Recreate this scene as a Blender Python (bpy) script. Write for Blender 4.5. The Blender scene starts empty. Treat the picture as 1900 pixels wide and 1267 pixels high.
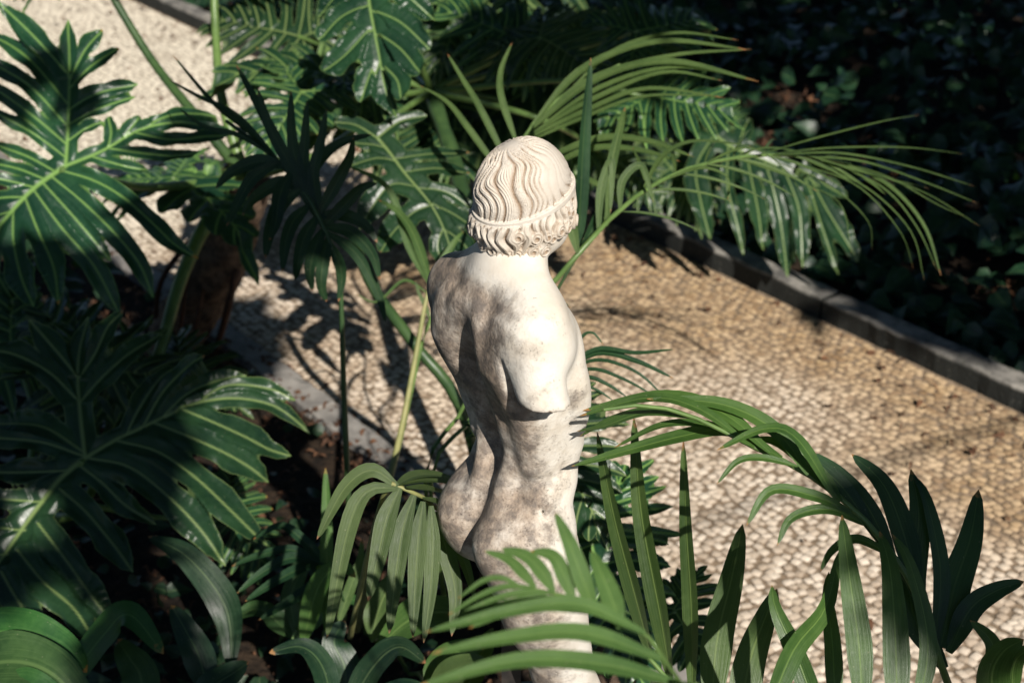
import bpy, math, random
import numpy as np
from mathutils import Vector
PI = math.pi
R = math.radians
rng = np.random.default_rng(7)
random.seed(7)
scene = bpy.context.scene
COL = scene.collection

# ------------------------------------------------------------------ camera
CAM_H, PITCH, LENS = 2.9, 28.0, 50.0
FPX = 1900 * LENS / 36.0
cp, sp_ = math.cos(R(PITCH)), math.sin(R(PITCH))
CAM = np.array([0, 0, CAM_H])
FWD = np.array([0, cp, -sp_])
UPV = np.array([0, sp_, cp])
RGT = np.array([1.0, 0, 0])
TOCAM = -FWD


def pt(px, py, d):
    """the point of the garden that lies d metres in front of the viewpoint in a direction"""
    return CAM + FWD * d + RGT * ((px - 950) / FPX * d) + UPV * ((633.5 - py) / FPX * d)


def ground_pt(px, py, z=0.0):
    r = FWD + RGT * ((px - 950) / FPX) + UPV * ((633.5 - py) / FPX)
    return CAM + r * ((z - CAM_H) / r[2])


SUN_EL = 37.0
SUN_AZ = np.array([0.34, -0.94]) / math.hypot(0.34, 0.94)
SUN = np.array([SUN_AZ[0] * math.cos(R(SUN_EL)), SUN_AZ[1] * math.cos(R(SUN_EL)), math.sin(R(SUN_EL))])


def nrm(v):
    v = np.asarray(v, float)
    return v / (np.linalg.norm(v, axis=-1, keepdims=True) + 1e-12)


# ------------------------------------------------------------------ objects
def tag(o, label=None, cat=None, group=None, kind=None):
    if label: o['label'] = label
    if cat: o['category'] = cat
    if group: o['group'] = group
    if kind: o['kind'] = kind
    return o


def empty(name, loc):
    o = bpy.data.objects.new(name, None)
    COL.objects.link(o)
    o.location = [float(x) for x in loc]
    o.empty_display_size = 0.1
    return o


class MB:
    """collects quads / tris with per-vertex attributes and links them as one mesh"""

    def __init__(s):
        s.v, s.f, s.a, s.uv = [], [], [], []
        s.n = 0

    def add(s, v, f, a=None, uv=None):
        v = np.asarray(v, float).reshape(-1, 3)
        f = np.asarray(f, int)
        s.v.append(v)
        s.f.append(f + s.n)
        s.a.append(np.zeros(len(v)) if a is None else np.broadcast_to(np.asarray(a, float), (len(v),)))
        s.uv.append(np.zeros((len(v), 2)) if uv is None else np.asarray(uv, float))
        s.n += len(v)

    def build(s, name, mat, parent=None, origin=(0, 0, 0), smooth=True):
        V = np.concatenate(s.v) - np.asarray(origin, float)
        A = np.concatenate(s.a)
        UV = np.concatenate(s.uv)
        me = bpy.data.meshes.new(name)
        tot = [f.shape[1] for f in s.f for _ in range(len(f))]
        loops = np.concatenate([f.ravel() for f in s.f])
        me.vertices.add(len(V))
        me.vertices.foreach_set('co', V.astype(np.float32).ravel())
        me.loops.add(len(loops))
        me.loops.foreach_set('vertex_index', loops.astype(np.int32))
        me.polygons.add(len(tot))
        tot = np.array(tot, np.int32)
        me.polygons.foreach_set('loop_start', np.concatenate([[0], np.cumsum(tot)[:-1]]).astype(np.int32))
        me.polygons.foreach_set('loop_total', tot)
        me.update(calc_edges=True)
        me.validate()
        if len(me.vertices) == len(V):
            at = me.attributes.new('mark', 'FLOAT', 'POINT')
            at.data.foreach_set('value', A.astype(np.float32))
            au = me.attributes.new('strip', 'FLOAT_VECTOR', 'POINT')
            u3 = np.zeros((len(V), 3), np.float32)
            u3[:, :2] = UV
            au.data.foreach_set('vector', u3.ravel())
        me.polygons.foreach_set('use_smooth', [smooth] * len(me.polygons))
        me.materials.append(mat)
        o = bpy.data.objects.new(name, me)
        COL.objects.link(o)
        if parent is not None:
            o.parent = parent
        return o


def grid_faces(nu, nv, wrap=False):
    """faces of a (nu x nv) vertex lattice, v fastest; wrap closes v"""
    i = np.arange(nu - 1)[:, None]
    j = np.arange(nv if wrap else nv - 1)[None, :]
    j2 = (j + 1) % nv
    return np.stack([i * nv + j, (i + 1) * nv + j, (i + 1) * nv + j2, i * nv + j2], -1).reshape(-1, 4)


def smooth_line(P, n):
    """Catmull-Rom through P, n samples"""
    P = np.asarray(P, float)
    if len(P) == 2:
        t = np.linspace(0, 1, n)[:, None]
        return P[0] * (1 - t) + P[1] * t
    Q = np.vstack([2 * P[0] - P[1], P, 2 * P[-1] - P[-2]])
    L = np.concatenate([[0], np.cumsum(np.linalg.norm(np.diff(P, axis=0), axis=1))])
    t = np.linspace(0, L[-1], n)
    k = np.clip(np.searchsorted(L, t, side='right') - 1, 0, len(P) - 2)
    u = ((t - L[k]) / (L[k + 1] - L[k] + 1e-9))[:, None]
    p0, p1, p2, p3 = Q[k], Q[k + 1], Q[k + 2], Q[k + 3]
    return 0.5 * (2 * p1 + (p2 - p0) * u + (2 * p0 - 5 * p1 + 4 * p2 - p3) * u ** 2 + (3 * p1 - p0 - 3 * p2 + p3) * u ** 3)


def tangents(P):
    return nrm(np.gradient(P, axis=0))


def tube(mb, P, r, n=24, sides=10, a=0.0):
    P = smooth_line(P, n)
    r = np.interp(np.linspace(0, 1, n), np.linspace(0, 1, len(np.atleast_1d(r))), np.atleast_1d(r))
    T = tangents(P)
    h = np.array([0.31, 0.53, 0.79])
    S = nrm(np.cross(T, h))
    B = np.cross(S, T)
    th = np.linspace(0, 2 * PI, sides, endpoint=False)
    ring = S[:, None] * np.cos(th)[None, :, None] + B[:, None] * np.sin(th)[None, :, None]
    V = P[:, None] + ring * r[:, None, None]
    uv = np.stack(np.broadcast_arrays((th / PI - 1)[None, :], np.linspace(0, 1, n)[:, None]), -1).reshape(-1, 2)
    mb.add(V.reshape(-1, 3), grid_faces(n, sides, True), a, uv)
    mb.add(np.vstack([V[-1], P[-1:] + T[-1:] * r[-1]]), np.stack([np.arange(sides), (np.arange(sides) + 1) % sides, np.full(sides, sides)], 1), a,
           np.zeros((sides + 1, 2)))


def ribbon(mb, P, w, up, fold=0.25, n=16, belly=0.35, twist=0.0, wave=0.0, a=0.0, base=0.25):
    """one blade: P control points base to tip, w full width, up = which way its face looks"""
    P = smooth_line(P, n)
    T = tangents(P)
    t = np.linspace(0, 1, n)
    S = nrm(np.cross(T, np.asarray(up, float)))
    N = np.cross(S, T)
    if twist:
        c, s = np.cos(twist * t)[:, None], np.sin(twist * t)[:, None]
        S, N = S * c + N * s, N * c - S * s
    prof = np.where(t < belly, base + (1 - base) * np.sin(np.clip(t / belly, 0, 1) * PI / 2),
                    np.sqrt(np.clip(1 - ((t - belly) / (1 - belly)) ** 2.2, 0, 1)) * (1 - 0.25 * np.clip((t - belly) / (1 - belly), 0, 1)))
    prof = np.maximum(prof, 0.02) * w / 2
    u = np.array([-1, -.66, -.33, 0, .33, .66, 1.0])
    off = S[:, None] * (u[None, :, None] * prof[:, None, None]) + N[:, None] * ((np.abs(u) - 0.1 * u * u)[None, :, None] * prof[:, None, None] * fold)
    V = P[:, None] + off
    if wave:
        ph = random.uniform(0, 6)
        V = V + N[:, None] * (wave * w * (u * u)[None, :, None] * np.sin(t * 15 + ph + 1.3 * np.sign(u)[None, :].T).T[..., None])
    uv = np.stack(np.broadcast_arrays(u[None, :], t[:, None]), -1).reshape(-1, 2)
    mb.add(V.reshape(-1, 3), grid_faces(n, len(u)), a, uv)


# ------------------------------------------------------------------ materials
def new_mat(name):
    m = bpy.data.materials.new(name)
    m.use_nodes = True
    nt = m.node_tree
    nt.nodes.clear()
    return m, nt


class NT:
    def __init__(s, nt): s.nt = nt

    def n(s, typ, **kw):
        nd = s.nt.nodes.new(typ)
        ins = kw.pop('ins', {})
        for k, v in kw.items():
            setattr(nd, k, v)
        for k, v in ins.items():
            if isinstance(v, bpy.types.NodeSocket):
                s.nt.links.new(v, nd.inputs[k])
            else:
                nd.inputs[k].default_value = v
        return nd

    def math(s, op, a, b=0.0, c=0.0, clamp=False):
        return s.n('ShaderNodeMath', operation=op, use_clamp=clamp, ins={0: a, 1: b, 2: c}).outputs[0]

    def mix(s, f, a, b):
        nd = s.n('ShaderNodeMix', data_type='RGBA')
        for i, v in ((0, f), (6, a), (7, b)):
            if isinstance(v, bpy.types.NodeSocket):
                s.nt.links.new(v, nd.inputs[i])
            else:
                nd.inputs[i].default_value = v if i == 0 else (*v, 1)
        return nd.outputs[2]

    def ramp(s, f, lo, hi):
        nd = s.n('ShaderNodeMapRange', interpolation_type='SMOOTHSTEP', ins={0: f, 1: lo, 2: hi})
        return nd.outputs[0]

    def noise(s, vec, scale, detail=3.0, rough=0.55):
        return s.n('ShaderNodeTexNoise', ins={'Vector': vec, 'Scale': scale, 'Detail': detail, 'Roughness': rough}).outputs[0]

    def attr(s, name):
        return s.n('ShaderNodeAttribute', attribute_name=name)

    def out(s, shader):
        s.n('ShaderNodeOutputMaterial', ins={0: shader})


def principled(N, col, rough, bump=None, bstr=0.3, bdist=0.01, spec=0.5, sss=0.0):
    ins = {'Base Color': col if isinstance(col, bpy.types.NodeSocket) else (*col, 1), 'Roughness': rough, 'Specular IOR Level': spec}
    if bump is not None:
        ins['Normal'] = N.n('ShaderNodeBump', ins={'Strength': bstr, 'Distance': bdist, 'Height': bump}).outputs[0]
    if sss:
        ins['Subsurface Weight'] = sss
        ins['Subsurface Radius'] = (0.01, 0.008, 0.006)
        ins['Subsurface Scale'] = 0.4
    return N.n('ShaderNodeBsdfPrincipled', ins=ins).outputs[0]


def leaf_material(name, dark, light, vein, rough=0.3, trans=0.18, tcol=(0.16, 0.3, 0.03), stripes=False, spec=0.5):
    m, nt = new_mat(name)
    N = NT(nt)
    pos = N.n('ShaderNodeNewGeometry').outputs['Position']
    big = N.noise(pos, 6.0, 2.0)
    fine = N.noise(pos, 70.0, 3.0)
    f = N.math('ADD', N.math('MULTIPLY', big, 0.75), N.math('MULTIPLY', fine, 0.25))
    c = N.mix(N.ramp(f, 0.32, 0.68), dark, light)
    if stripes:
        at = N.attr('strip').outputs['Vector']
        sx = N.n('ShaderNodeSeparateXYZ', ins={0: at})
        x = sx.outputs[0]
        st = N.n('ShaderNodeTexNoise', ins={'Vector': N.n('ShaderNodeCombineXYZ', ins={0: N.math('MULTIPLY', x, 9.0), 1: N.math('MULTIPLY', sx.outputs[1], 1.5), 2: big}).outputs[0], 'Scale': 1.6, 'Detail': 3.0}).outputs[0]
        c = N.mix(N.math('MULTIPLY', N.ramp(st, 0.45, 0.75), 0.32), c, vein)
        mid = N.ramp(N.math('ABSOLUTE', x), 0.10, 0.03)
        c = N.mix(N.math('MULTIPLY', mid, 0.6), c, vein)
        dry = N.ramp(N.math('ADD', sx.outputs[1], N.math('MULTIPLY', N.math('SUBTRACT', fine, 0.5), 0.15)), 0.955, 0.99)
        c = N.mix(dry, c, (0.30, 0.16, 0.06))
        rib = N.math('SINE', N.math('MULTIPLY', x, 26.0))
        hgt = N.math('ADD', N.math('MULTIPLY', st, 0.6), N.math('ADD', N.math('MULTIPLY', fine, 0.25), N.math('MULTIPLY', rib, 0.05)))
        bs, bd = 0.35, 0.004
    else:
        v = N.attr('mark').outputs['Fac']
        c = N.mix(v, c, vein)
        sy = N.n('ShaderNodeSeparateXYZ', ins={0: N.attr('strip').outputs['Vector']})
        c = N.mix(N.ramp(N.math('ADD', sy.outputs[0], N.math('MULTIPLY', fine, 0.05)), 0.972, 1.01), c, (0.42, 0.16, 0.05))
        rim = N.math('MULTIPLY', sy.outputs[1], 0.55)
        c = N.mix(rim, c, vein)
        hgt = N.math('ADD', N.math('MULTIPLY', big, 0.6), N.math('MULTIPLY', fine, 0.25))
        bs, bd = 0.3, 0.008
    rnd = N.n('ShaderNodeObjectInfo').outputs['Random']
    c = N.n('ShaderNodeHueSaturation', ins={'Hue': N.math('ADD', 0.478, N.math('MULTIPLY', rnd, 0.030)), 'Saturation': N.math('ADD', 0.95, N.math('MULTIPLY', rnd, 0.15)), 'Value': N.math('ADD', 0.78, N.math('MULTIPLY', rnd, 0.36)), 'Color': c}).outputs[0]
    specks = N.n('ShaderNodeTexVoronoi', ins={'Vector': pos, 'Scale': 60.0}).outputs['Distance']
    c = N.mix(N.math('MULTIPLY', N.ramp(specks, 0.09, 0.04), 0.35), c, (0.32, 0.30, 0.2))
    rr = N.math('ADD', rough, N.math('MULTIPLY', N.math('SUBTRACT', fine, 0.5), 0.2))
    sh = principled(N, c, rr, hgt, bs, bd, spec)
    tr = N.n('ShaderNodeBsdfTranslucent', ins={'Color': (*tcol, 1)}).outputs[0]
    N.out(N.n('ShaderNodeMixShader', ins={0: trans, 1: sh, 2: tr}).outputs[0])
    return m


def plain_material(name, a, b, scale=20.0, rough=0.6, bump=0.3, bdist=0.01, spec=0.4):
    m, nt = new_mat(name)
    N = NT(nt)
    pos = N.n('ShaderNodeNewGeometry').outputs['Position']
    f = N.noise(pos, scale, 5.0, 0.6)
    N.out(principled(N, N.mix(N.ramp(f, 0.3, 0.7), a, b), rough, f, bump, bdist, spec))
    return m


M = {}
M['philo'] = leaf_material('philodendron_leaf', (0.009, 0.030, 0.017), (0.020, 0.058, 0.026), (0.17, 0.27, 0.085), 0.34, 0.10, (0.10, 0.24, 0.03), spec=0.30)
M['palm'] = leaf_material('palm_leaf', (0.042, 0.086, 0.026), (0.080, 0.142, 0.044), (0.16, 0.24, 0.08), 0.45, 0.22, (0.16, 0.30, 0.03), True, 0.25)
M['palm_shaded'] = leaf_material('palm_leaf_shaded', (0.010, 0.032, 0.016), (0.022, 0.060, 0.024), (0.06, 0.11, 0.04), 0.42, 0.10, (0.08, 0.20, 0.02), True, 0.35)  # palm green darkened so the colour itself carries the blades' shade
M['palm_blade'] = leaf_material('palm_blade', (0.028, 0.066, 0.016), (0.058, 0.118, 0.028), (0.14, 0.22, 0.06), 0.40, 0.18, (0.12, 0.26, 0.03), True, 0.4)
M['broad'] = leaf_material('broad_leaf', (0.018, 0.055, 0.019), (0.042, 0.105, 0.030), (0.10, 0.19, 0.06), 0.40, 0.15, (0.12, 0.26, 0.03), True, 0.32)
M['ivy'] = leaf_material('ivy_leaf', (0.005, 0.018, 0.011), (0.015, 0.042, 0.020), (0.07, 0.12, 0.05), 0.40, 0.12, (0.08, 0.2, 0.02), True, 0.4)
M['petiole'] = plain_material('petiole', (0.075, 0.13, 0.035), (0.13, 0.21, 0.06), 14.0, 0.38, 0.15)
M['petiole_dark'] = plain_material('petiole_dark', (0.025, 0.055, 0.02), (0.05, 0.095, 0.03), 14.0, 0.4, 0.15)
M['stalk'] = plain_material('stalk', (0.20, 0.21, 0.08), (0.28, 0.27, 0.11), 25.0, 0.5, 0.2)
M['root'] = plain_material('aerial_root', (0.045, 0.018, 0.010), (0.09, 0.04, 0.02), 40.0, 0.7, 0.4)
M['bark'] = plain_material('bark', (0.05, 0.031, 0.021), (0.15, 0.098, 0.064), 30.0, 0.85, 0.7, 0.02)
M['soil'] = plain_material('soil', (0.012, 0.009, 0.007), (0.040, 0.026, 0.016), 18.0, 0.95, 0.9, 0.04, 0.2)
M['litter'] = plain_material('litter', (0.045, 0.02, 0.011), (0.16, 0.075, 0.036), 5.0, 0.8, 0.3)
M['tree_leaf'] = leaf_material('tree_leaf', (0.02, 0.05, 0.015), (0.04, 0.09, 0.025), (0.10, 0.16, 0.07), 0.5, 0.1, (0.1, 0.2, 0.03), True)

# ------------------------------------------------------------------ marble
def marble_material():
    m, nt = new_mat('weathered_marble')
    N = NT(nt)
    tc = N.n('ShaderNodeTexCoord').outputs['Object']
    w = N.attr('mark').outputs['Fac']                       # how exposed to weather the spot is
    cave = N.n('ShaderNodeSeparateXYZ', ins={0: N.attr('strip').outputs['Vector']}).outputs[0]   # darker brown tint, strongest in hair grooves and on broken stumps
    n0 = N.noise(tc, 5.5, 3.0, 0.5)
    n1 = N.noise(tc, 11.0, 6.0, 0.66)
    n2 = N.noise(tc, 34.0, 6.0, 0.68)
    n3 = N.noise(tc, 160.0, 3.0, 0.6)
    run = N.noise(N.n('ShaderNodeMapping', ins={'Vector': tc, 'Scale': (34.0, 34.0, 5.0)}).outputs[0], 1.0, 4.0, 0.6)     # rain streaks
    mix = N.math('ADD', N.math('MULTIPLY', n1, 0.38), N.math('ADD', N.math('MULTIPLY', n2, 0.52), N.math('MULTIPLY', run, 0.10)))
    st = N.ramp(N.math('ADD', mix, N.math('ADD', N.math('MULTIPLY', N.math('SUBTRACT', w, 0.5), 0.40), N.math('MULTIPLY', N.math('SUBTRACT', n0, 0.45), N.math('MULTIPLY', w, 0.35)))), 0.45, 0.78)
    white = N.mix(N.ramp(n1, 0.35, 0.65), (0.69, 0.65, 0.585), (0.61, 0.55, 0.465))
    brown = N.mix(N.ramp(n2, 0.38, 0.62), (0.30, 0.22, 0.16), (0.10, 0.074, 0.060))
    c = N.mix(N.math('MULTIPLY', st, 0.84), white, brown)
    pit = N.noise(tc, 210.0, 4.0, 0.75)
    pm = N.math('MULTIPLY', N.ramp(pit, 0.58, 0.70), N.ramp(N.math('ADD', n2, N.math('MULTIPLY', w, 0.30)), 0.58, 0.80))
    c = N.mix(N.math('MULTIPLY', pm, 0.6), c, (0.07, 0.05, 0.04))
    c = N.mix(cave, c, (0.22, 0.14, 0.08))
    h = N.math('ADD', N.math('MULTIPLY', n2, 0.5), N.math('MULTIPLY', n3, 0.25))
    h = N.math('MULTIPLY', h, N.math('ADD', 0.15, N.math('MULTIPLY', w, 0.85)))
    h = N.math('SUBTRACT', h, N.math('MULTIPLY', pm, 0.5))
    N.out(principled(N, c, 0.62, h, 0.55, 0.012, 0.35))
    return m


M['marble'] = marble_material()

# ------------------------------------------------------------------ signed-distance sculpting
def smin(a, b, k):
    h = np.clip(0.5 + 0.5 * (b - a) / k, 0, 1)
    return b + (a - b) * h - k * h * (1 - h)


class Field:
    def __init__(s, lo, hi, h):
        s.lo, s.h = np.array(lo, float), h
        n = np.ceil((np.array(hi) - s.lo) / h).astype(int) + 1
        s.ax = [s.lo[i] + h * np.arange(n[i]) for i in range(3)]
        s.F = np.full(n, 1.0, np.float32)

    def window(s, c0, c1, m):
        sl = []
        for i in range(3):
            a, b = min(c0[i], c1[i]) - m, max(c0[i], c1[i]) + m
            i0 = max(0, int((a - s.lo[i]) / s.h)); i1 = min(len(s.ax[i]), int((b - s.lo[i]) / s.h) + 2)
            sl.append(slice(i0, max(i1, i0 + 1)))
        X = np.stack(np.meshgrid(s.ax[0][sl[0]], s.ax[1][sl[1]], s.ax[2][sl[2]], indexing='ij'), -1).astype(np.float32)
        return tuple(sl), X

    def apply(s, sl, d, k, op='add'):
        if op == 'add':
            s.F[sl] = smin(s.F[sl], d, k)
        else:
            s.F[sl] = -smin(-s.F[sl], d, k)

    def ell(s, c, r, k=0.03, rot=None, op='add'):
        c, r = np.array(c, np.float32), np.array(r, np.float32)
        sl, X = s.window(c, c, float(max(r)) + k + 0.02)
        q = X - c
        if rot is not None:
            q = q @ np.array(rot, np.float32)
        k0 = np.linalg.norm(q / r, axis=-1)
        k1 = np.linalg.norm(q / (r * r), axis=-1) + 1e-9
        s.apply(sl, k0 * (k0 - 1.0) / k1, k, op)

    def cone(s, a, b, ra, rb, k=0.03, op='add', flat=None):
        a, b = np.array(a, np.float32), np.array(b, np.float32)
        sl, X = s.window(a, b, max(ra, rb) + k + 0.02)
        ab = b - a
        t = np.clip(((X - a) @ ab) / float(ab @ ab), 0, 1)
        d = np.linalg.norm(X - a - t[..., None] * ab, axis=-1) - (ra + (rb - ra) * t)
        if flat is not None:                                  # broken off along a plane (point, normal)
            p, n = np.array(flat[0], np.float32), nrm(flat[1]).astype(np.float32)
            rough = 0.0018 * np.sin(X[..., 0] * 210 + 1) * np.sin(X[..., 1] * 170) + 0.0012 * np.sin(X[..., 0] * 95 + X[..., 1] * 60)
            d = -smin(-d, -((X - p) @ n + rough), 0.005)
        s.apply(sl, d, k, op)

    def mesh(s):
        F, h = s.F, s.h
        n = np.array(F.shape)
        S = F < 0
        c = np.zeros(n - 1, np.int8)
        for i in (0, 1):
            for j in (0, 1):
                for k in (0, 1):
                    c += S[i:n[0] - 1 + i, j:n[1] - 1 + j, k:n[2] - 1 + k]
        act = (c > 0) & (c < 8)
        ids = np.full(n - 1, -1, np.int64)
        I = np.argwhere(act)
        ids[act] = np.arange(len(I))
        acc = np.zeros((len(I), 3)); cnt = np.zeros(len(I))
        for ax in range(3):
            o1, o2 = [a for a in range(3) if a != ax]
            for u in (0, 1):
                for v in (0, 1):
                    off = np.zeros(3, int); off[o1] = u; off[o2] = v
                    A = I + off; B = A.copy(); B[:, ax] += 1
                    fa, fb = F[tuple(A.T)], F[tuple(B.T)]
                    m = (fa < 0) != (fb < 0)
                    t = np.where(m, fa / np.where(m, fa - fb, 1), 0)
                    P = A.astype(float); P[:, ax] += t
                    acc[m] += P[m]; cnt[m] += 1
        V = s.lo + h * (acc / cnt[:, None])
        faces = []
        for ax in range(3):
            o1, o2 = (ax + 1) % 3, (ax + 2) % 3
            sa = [slice(None)] * 3; sb = [slice(None)] * 3
            sa[ax] = slice(0, -1); sb[ax] = slice(1, None)
            for o in (o1, o2):
                sa[o] = slice(1, -1); sb[o] = slice(1, -1)
            ch = S[tuple(sa)] != S[tuple(sb)]
            E = np.argwhere(ch)
            flip = S[tuple(sa)][ch]
            for o in (o1, o2):
                E[:, o] += 1
            d1 = np.zeros(3, int); d1[o1] = 1
            d2 = np.zeros(3, int); d2[o2] = 1
            q = np.stack([ids[tuple((E - d1 - d2).T)], ids[tuple((E - d2).T)], ids[tuple(E.T)], ids[tuple((E - d1).T)]], 1)
            q[~flip] = q[~flip][:, ::-1]
            faces.append(q)
        return V, np.concatenate(faces)

    def grad(s, V):
        g = (V - s.lo) / s.h
        i = np.clip(np.round(g).astype(int), 1, np.array(s.F.shape) - 2)
        out = np.zeros_like(V)
        for ax in range(3):
            a = i.copy(); b = i.copy(); a[:, ax] += 1; b[:, ax] -= 1
            out[:, ax] = s.F[tuple(a.T)] - s.F[tuple(b.T)]
        return nrm(out)


def relax(V, Fc, it=2, lam=0.5):
    n = len(V)
    a = np.concatenate([Fc[:, i] for i in range(4)]); b = np.concatenate([Fc[:, (i + 1) % 4] for i in range(4)])
    deg = np.bincount(a, minlength=n) + np.bincount(b, minlength=n)
    for _ in range(it):
        acc = np.stack([np.bincount(a, V[b, k], n) + np.bincount(b, V[a, k], n) for k in range(3)], 1)
        V = V * (1 - lam) + lam * acc / np.maximum(deg, 1)[:, None]
    return V


def rotz(a):
    c, s = math.cos(a), math.sin(a)
    return np.array([[c, -s, 0], [s, c, 0], [0, 0, 1.0]])


def rotx(a):
    c, s = math.cos(a), math.sin(a)
    return np.array([[1.0, 0, 0], [0, c, -s], [0, s, c]])


# the youth faces -y in his own frame, +x is his left side, +y his back; 1.60 m were he whole
HEAD_C = np.array([0.0, -0.012, 1.505])
HEAD_R = rotz(R(8)) @ rotx(R(2))


def hp(x, y, z):
    """a point of the head, given with the head upright at its own centre"""
    return HEAD_C + HEAD_R @ np.array([x, y, z - 1.505])


def sculpt_body():
    f = Field((-0.27, -0.22, 0.30), (0.27, 0.20, 1.62), 0.0042)
    # ribcage, belly, pelvis
    f.ell((0, -0.012, 1.17), (0.138, 0.102, 0.20), 0.02)
    f.ell((0, 0.012, 1.27), (0.120, 0.080, 0.085), 0.04)
    f.ell((0, -0.020, 1.00), (0.112, 0.076, 0.16), 0.05)
    f.ell((0, 0.004, 0.87), (0.128, 0.076, 0.115), 0.05)
    for s in (-1, 1):
        f.ell((s * 0.070, -0.058, 1.190), (0.078, 0.036, 0.105), 0.05)              # chest
        f.ell((s * 0.080, -0.092, 1.160), (0.007, 0.007, 0.007), 0.008)
        f.cone((s * 0.012, 0.018, 1.395), (s * 0.125, 0.018, 1.312), 0.044, 0.042, 0.045)  # trapezius
        if s > 0:
            f.cone((0.09, 0.005, 1.305), (0.165, 0.0, 1.288), 0.046, 0.050, 0.035)
        else:
            f.cone((-0.08, 0.012, 1.31), (-0.132, 0.034, 1.296), 0.046, 0.046, 0.04)
        f.ell((s * 0.085, 0.066, 1.235), (0.062, 0.036, 0.088), 0.028)              # shoulder blade
        f.cone((s * 0.135, 0.038, 1.235), (s * 0.155, 0.02, 1.28), 0.040, 0.045, 0.03)
        f.cone((s * 0.108, 0.040, 1.20), (s * 0.086, 0.036, 1.03), 0.042, 0.036, 0.035)   # flank of the back
        f.cone((s * 0.034, 0.074, 1.30), (s * 0.036, 0.052, 1.02), 0.026, 0.027, 0.022)   # long back muscles
        f.cone((s * 0.036, 0.052, 1.02), (s * 0.040, 0.066, 0.92), 0.027, 0.026, 0.022)
        f.ell((s * 0.090, -0.004, 0.962), (0.038, 0.056, 0.040), 0.022)              # roll over the hip
        f.ell((s * 0.066, 0.046, 0.838), (0.076, 0.084, 0.100), 0.018)               # seat
        f.ell((s * 0.104, 0.010, 0.842), (0.046, 0.074, 0.105), 0.04)
    # abdominal modelling
    for z in (1.06, 1.0):
        for s in (-1, 1):
            f.ell((s * 0.032, -0.094, z), (0.03, 0.014, 0.026), 0.014)
    f.cone((0, -0.112, 1.12), (0, -0.112, 0.95), 0.006, 0.006, 0.012, 'sub')
    f.ell((0, -0.112, 0.965), (0.007, 0.012, 0.008), 0.006, None, 'sub')
    # legs: right thigh a little forward and whole to the knee, left one broken off
    f.cone((-0.080, 0.010, 0.83), (-0.082, -0.064, 0.42), 0.086, 0.064, 0.035)
    f.ell((-0.088, 0.012, 0.72), (0.078, 0.085, 0.13), 0.04)
    f.ell((-0.082, -0.098, 0.44), (0.045, 0.030, 0.05), 0.03)
    f.cone((-0.082, -0.070, 0.42), (-0.080, -0.045, 0.28), 0.060, 0.048, 0.03, 'add')
    f.cone((0.076, 0.000, 0.83), (0.040, -0.080, 0.54), 0.088, 0.072, 0.03, 'add', ((0.05, -0.05, 0.615), (0.1, 0.15, -1)))
    f.ell((0, -0.098, 0.775), (0.026, 0.026, 0.032), 0.015)
    # arms: right one broken above the elbow, left one at the shoulder
    f.ell((-0.138, 0.040, 1.296), (0.046, 0.048, 0.062), 0.05)
    f.ell((-0.098, -0.010, 1.270), (0.050, 0.052, 0.070), 0.05)
    f.cone((-0.152, 0.046, 1.300), (-0.218, 0.056, 1.10), 0.047, 0.047, 0.014, 'add', ((-0.19, 0.05, 1.203), (-0.02, 0.06, -1)))
    f.cone((-0.05, 0.02, 1.37), (-0.140, 0.034, 1.325), 0.035, 0.035, 0.04)
    f.ell((0.172, 0.006, 1.265), (0.048, 0.052, 0.062), 0.025)
    f.cone((0.176, 0.006, 1.265), (0.215, 0.0, 1.18), 0.050, 0.046, 0.016, 'add', ((0.20, 0.0, 1.225), (0.75, 0.15, -0.6)))
    f.cone((-0.128, 0.100, 1.268), (-0.150, 0.082, 1.165), 0.003, 0.016, 0.010, 'sub')
    # furrow of the spine, folds, cleft
    f.cone((0.004, 0.116, 1.35), (0.010, 0.106, 1.20), 0.013, 0.030, 0.044, 'sub')
    f.cone((0.010, 0.106, 1.20), (0.006, 0.082, 1.02), 0.030, 0.024, 0.044, 'sub')
    f.cone((0, 0.078, 1.02), (0, 0.098, 0.93), 0.015, 0.009, 0.024, 'sub')
    f.cone((0, 0.106, 0.915), (0, 0.124, 0.83), 0.005, 0.013, 0.016, 'sub')
    f.cone((0, 0.124, 0.83), (0, 0.075, 0.735), 0.013, 0.016, 0.016, 'sub')
    for s in (-1, 1):
        f.cone((s * 0.030, 0.120, 1.19), (s * 0.072, 0.106, 1.145), 0.004, 0.006, 0.024, 'sub')
        f.cone((s * 0.05, 0.116, 0.735), (s * 0.125, 0.080, 0.75), 0.004, 0.003, 0.018, 'sub')
        f.cone((s * 0.118, 0.030, 0.935), (s * 0.090, -0.090, 0.915), 0.004, 0.004, 0.016, 'sub')
        f.cone((s * 0.140, 0.074, 1.255), (s * 0.128, 0.090, 1.16), 0.005, 0.006, 0.020, 'sub')
    # neck
    f.cone((0, 0.024, 1.31), hp(0, 0.012, 1.43), 0.062, 0.054, 0.035)
    # head: skull, face
    f.ell(hp(0, 0.004, 1.510), (0.067, 0.084, 0.082), 0.02, HEAD_R)
    f.ell(hp(0, -0.030, 1.462), (0.058, 0.066, 0.075), 0.02, HEAD_R)
    f.ell(hp(0, -0.052, 1.420), (0.044, 0.044, 0.032), 0.02, HEAD_R)
    f.ell(hp(0, -0.086, 1.402), (0.018, 0.014, 0.014), 0.012, HEAD_R)
    f.cone(hp(0, -0.092, 1.492), hp(0, -0.110, 1.456), 0.007, 0.010, 0.008)
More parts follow.
